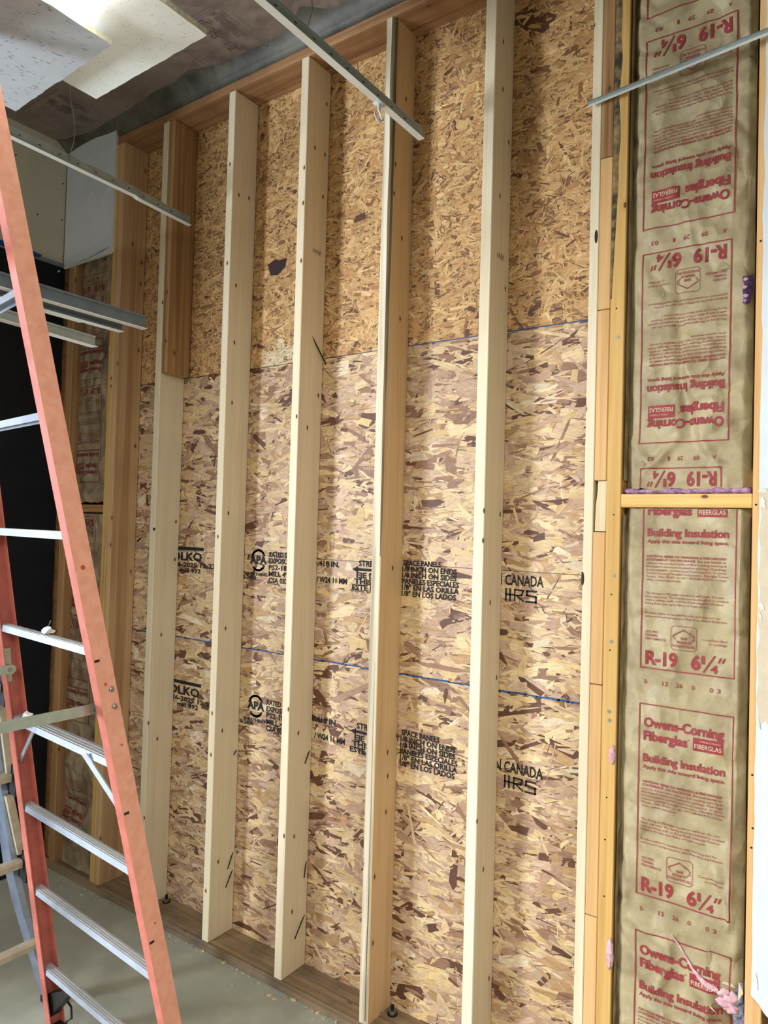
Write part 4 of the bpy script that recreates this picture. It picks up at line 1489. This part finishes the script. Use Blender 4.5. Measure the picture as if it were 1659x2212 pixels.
# gusset braces under one step
z4 = 0.573 + 2 * 0.292
for R, sg in ((RL, 1), (RR, -1)):
    m = MB()
    A = Vector(rp(R, sg * 0.145, 0.012, z4 - 0.006)); B = Vector(rp(R, sg * 0.010, 0.016, z4 - 0.155))
    m.bar(A, B, (0.010, 0, 0.004), (0, 0.002, 0))
    m.build('brace', MT['alu'], lad)
# rivets on the right rail
for (z, dy) in ((1.345, 0.036), (1.30, 0.036)):
    m = MB()
    c = Vector(rp(RR, 0.0, dy, z))
    m.loft([[c + Vector((0.006 * math.sin(a), 0.0075 * math.cos(a) * math.cos(t_), 0.0075 * math.cos(a) * math.sin(t_))) for t_ in [2 * math.pi * i / 10 for i in range(10)]] for a in (0, 0.5, 1.0, 1.45)])
    m.build('rivet', MT['steel'], lad, 0, True)
rustm = plain('rust_spot', lin(196, 96, 60), 0.8)
for (z, dy, r) in ((1.655, 0.022, 0.006), (1.36, 0.022, 0.004), (1.20, 0.034, 0.003), (0.72, 0.030, 0.003)):
    c = Vector(rp(RR, 0.0004, dy, z))
    m = MB()
    m.tube([c, c + Vector((0.001, 0, 0))], r, 10)
    m.build('rust_spot', rustm, lad)
for z in (1.30, 0.905, 0.555):
    m = MB()
    c = Vector(rp(RR, 0.0006, 0.004, z + 0.12))
    m.bar(c, c + Vector((0, 0.014, 0.001)), (0.0004, 0, 0), (0, 0, 0.003))
    m.build('scuff_mark', MT['ink_black'], lad)
# spreader bars, hinge brackets
for R, sg in ((RR, -1), (RL, 1)):
    zz = 1.292 if sg < 0 else 1.312
    A = Vector(rp(R, sg * 0.045, 0.018, zz)); B = Vector(rp(R, sg * 0.020, -0.80 if sg < 0 else -0.865, zz + 0.012))
    m = MB()
    m.bar(A, B, (0, 0, 0.0135), (0.0016, 0, 0))
    sp = m.build('spreader_bar', MT['zinc'], lad)
    m = MB()
    m.tube([A + Vector((-0.004, -0.012, 0)), A + Vector((0.004, -0.012, 0))], 0.007, 10)
    m.build('spreader_rivet', MT['steel'], sp)
    m = MB()
    C0 = Vector(rp(R, sg * 0.006, 0.016, zz - 0.045)); C1 = Vector(rp(R, sg * 0.006, 0.024, zz + 0.06))
    m.bar(C0, C1, (0, 0.011, 0), (0.0015, 0, 0))
    m.bar(Vector(rp(R, sg * 0.006, 0.018, zz)), Vector(rp(R, sg * 0.046, 0.018, zz)), (0, 0.006, 0), (0, 0, 0.008))
    m.build('spreader_bracket', MT['zinc'], lad)
# shoes, toe braces
for R, sg in ((RR, -1), (RL, 1)):
    m = MB()
    m.loft([[rp(R, -sg * 0.003 + (sg * 0.036 if a else 0), (DY + 0.006 if b else -0.005), z) for a, b in ((0, 0), (1, 0), (1, 1), (0, 1))] for z in (0.0, 0.055)])
    m.build('shoe', MT['black_plastic'], lad, 0.003)
    m = MB()
    m.loft([[rp(R, sg * 0.006, 0.012, 0.085), rp(R, sg * 0.006, 0.046, 0.085), rp(R, sg * 0.006, 0.046, 0.175), rp(R, sg * 0.006, 0.012, 0.175)],
            [rp(R, sg * 0.135, 0.016, 0.225), rp(R, sg * 0.135, 0.046, 0.225), rp(R, sg * 0.135, 0.046, 0.245), rp(R, sg * 0.135, 0.016, 0.245)]])
    m.build('foot_brace', MT['black_plastic'], lad)
    m = MB()
    c = Vector(rp(R, sg * 0.045, 0.046, 0.10))
    m.tube([c + Vector((0, 0, 0.05)), c + Vector((sg * 0.035, 0.0, 0.035)), c + Vector((sg * 0.04, 0, 0.0)), c + Vector((sg * 0.01, 0, -0.025))], 0.004, 6)
    m.build('foot_loop', MT['black_plastic'], lad)
# top cap and rear rails (out of frame to the left)
ct = Vector(rp(RL, 0, 0, ZTOP)).lerp(Vector(rp(RR, 0, 0, ZTOP)), 0.5)
m = MB()
m.box(ct.x - 0.20, ct.x + 0.20, ct.y - 0.17, ct.y + 0.055, ZTOP - 0.03, ZTOP + 0.03)
m.build('top_cap', MT['fg_red'], lad, 0.01)
for xo, tx in ((1.345, -0.068), (0.575, 0.071)):
    m = MB()
    a = Vector((xo, -2.25, 0.0)); b = Vector((xo + tx * ZTOP, ct.y - 0.10, ZTOP))
    m.bar(a, b, (0.016, 0, 0), (0, 0.022, 0))
    m.build('rear_rail', MT['fg_red'], lad)
for z in (0.35, 0.95, 1.55, 2.15):
    f = z / ZTOP
    y = -2.25 + (ct.y - 0.10 + 2.25) * f
    m = MB()
    m.bar((0.575 + 0.071 * z, y, z), (1.345 - 0.068 * z, y, z), (0, 0.012, 0), (0, 0, 0.008))
    m.build('rear_crossbar', MT['alu'], lad)

# crumpled scraps lying on two steps
for i, (x, z, dyy, lab) in enumerate(((0.955, 0.573 + 3 * 0.292, 0.03, 'small crumpled white scrap lying on the higher ladder step'), (0.72, 0.573 + 2 * 0.292, 0.03, 'small crumpled white scrap lying on the braced ladder step'))):
    f = (x - rp(RL, 0, 0, z)[0]) / (rp(RR, 0, 0, z)[0] - rp(RL, 0, 0, z)[0])
    y = rp(RL, 0, 0, z)[1] * (1 - f) + rp(RR, 0, 0, z)[1] * f + dyy
    bm = bmesh.new()
    bmesh.ops.create_icosphere(bm, subdivisions=2, radius=1)
    for v in bm.verts:
        k = 1 + 0.7 * noise.noise(v.co * 2.6 + Vector((i * 7, 3, 1)))
        v.co = Vector((v.co.x * 0.022 * k, v.co.y * 0.013 * k, max(0.0, 0.009 + v.co.z * 0.011 * k)))
    me = bpy.data.meshes.new('paper_scrap'); bm.to_mesh(me); bm.free()
    o = link('paper_scrap', me, MT['scrap'], None, loc=(x, y, z + 0.0017))
    tag(o, lab, 'scrap', 'white scraps on the ladder')

# loose grid pieces lying across an upper ladder step
ZS = 0.573 + 6 * 0.292 + 0.004
tbar('loose_grid_bar', (1.030, -2.1, ZS + 0.026), (1.030, -0.872, ZS + 0.026), 'longest dark loose grid bar lying across the ladder step, pointing at the tan stud', web='grid_dark', slots=False, cat='grid bar', hgt=0.040, group='loose grid bars on the ladder')
tbar('loose_grid_bar', (1.006, -2.1, ZS + 0.012), (0.990, -0.925, ZS + 0.010), 'black-edged loose grid bar lying just under the longest one', web='grid_dark', slots=False, cat='grid bar', hgt=0.022, group='loose grid bars on the ladder')
tbar('loose_grid_bar', (0.955, -2.1, ZS + 0.020), (0.950, -1.03, ZS + 0.020), 'shorter thin loose grid bar inside the bundle on the ladder', web='grid_metal', slots=False, cat='grid bar', hgt=0.026, group='loose grid bars on the ladder')
tbar('loose_grid_bar', (0.862 + 0.06, -2.1, ZS + 0.006), (0.792, -0.885, ZS - 0.002), 'white-faced loose grid bar lowest in the bundle, hanging out past the ladder', web='grid_metal', slots=False, cat='grid bar', hgt=0.034, fw_=0.015, group='loose grid bars on the ladder')

# ------------------------------------------------------------------ aluminium ladder behind, at the left edge
al = empty('folding_ladder', (0.38, -1.0, 0))
tag(al, 'grey aluminium ladder with tan rungs standing at the left edge behind the stepladder', 'ladder')


def al_rail(yo, sg, lab=None):
    # path of the flared rail: (y, z)
    pth = [(yo + sg * 0.265, 0.0), (yo + sg * 0.235, 0.10), (yo + sg * 0.19, 0.24), (yo + sg * 0.135, 0.42), (yo + sg * 0.10, 0.56), (yo + sg * 0.05, 0.85), (yo, 1.25), (yo - sg * 0.05, 1.6)]
    m = MB()
    for hw, mi, off, rng_ in ((0.030, 0, 0.0, range(0, 8)),):
        m.loft([[(0.372 + hw, y - 0.011, z), (0.372 + hw, y + 0.011, z), (0.372 - hw, y + 0.011, z), (0.372 - hw, y - 0.011, z)] for (y, z) in [pth[i] for i in rng_]])
    r = m.build('rail', MT['alu_blue'], al, 0, False)
    m = MB()
    for a, b in ((4, 5), (5, 6), (6, 7)):
        m = MB()
        p, q = Vector((0.412, pth[a][0] + sg * 0.012, pth[a][1] + 0.045)), Vector((0.412, pth[b][0] + sg * 0.012, pth[b][1] - 0.03))
        m.bar(p, q, (0.008, 0, 0), (0, 0.013, 0))
        m.build('inner_rail', MT['dusty_tan'], al)
    m = MB()
    m.box(0.340, 0.404, yo + sg * 0.265 - 0.02, yo + sg * 0.265 + 0.02, 0, 0.03)
    m.build('foot', MT['black_plastic'], al, 0.004)
    return pth


yo = -0.965
pth = al_rail(yo, 1)
pth2 = al_rail(-1.47, -1)
for z, y in ((0.27, -0.775), (0.575, -0.855), (0.885, -0.905), (1.20, -0.955)):
    y2 = -1.47 - (y + 0.965)
    m = MB()
    prof = [(-0.016, -0.014), (0.016, -0.014), (0.018, 0.006), (0.012, 0.014), (-0.012, 0.014), (-0.018, 0.006)]
    m.loft([[(0.415 + a, yy_, z + b) for a, b in prof] for yy_ in (y, y2)])
    m.build('rung', MT['dusty_tan'], al)
    if z > 0.4:
        for yy_, sg in ((y, 1), (y2, -1)):
            m = MB()
            m.prism([(0.400, yy_ + sg * 0.002, z - 0.05), (0.452, yy_ + sg * 0.002, z - 0.062), (0.452, yy_ + sg * 0.002, z + 0.035), (0.400, yy_ + sg * 0.002, z + 0.048)], (0, sg * 0.028, 0))
            b_ = m.build('hinge_bracket', MT['black_plastic'], al)
            for dz in (-0.012, 0.026):
                m = MB()
                m.tube([(0.452, yy_ + sg * 0.02, z + dz), (0.457, yy_ + sg * 0.02, z + dz)], 0.0055, 8)
                m.build('bracket_rivet', MT['steel'], b_)
# ------------------------------------------------------------------ debris along the plate
m = MB()
rnd = random.Random(4)
for k in range(150):
    x = rnd.uniform(-0.6, 1.45)
    y = -D - 0.006 - abs(rnd.gauss(0, 0.016)) - (0.06 * rnd.random() if k % 9 == 0 else 0)
    s = rnd.uniform(0.002, 0.006) if k % 7 else rnd.uniform(0.007, 0.014)
    a = rnd.uniform(0, 3.14)
    dx, dy = math.cos(a) * s, math.sin(a) * s
    m.prism([(x - dx, y - dy, 0.0002), (x + dy * 0.4, y - dx * 0.4, 0.0002), (x + dx, y + dy, 0.0002), (x - dy * 0.4, y + dx * 0.4, 0.0002)], (0, 0, s * 0.5))
o = m.build('sawdust_and_chips', MT['sawdust'])
tag(o, 'sawdust and small pale wood chips along the foot of the bottom plate', 'debris', None, 'stuff')
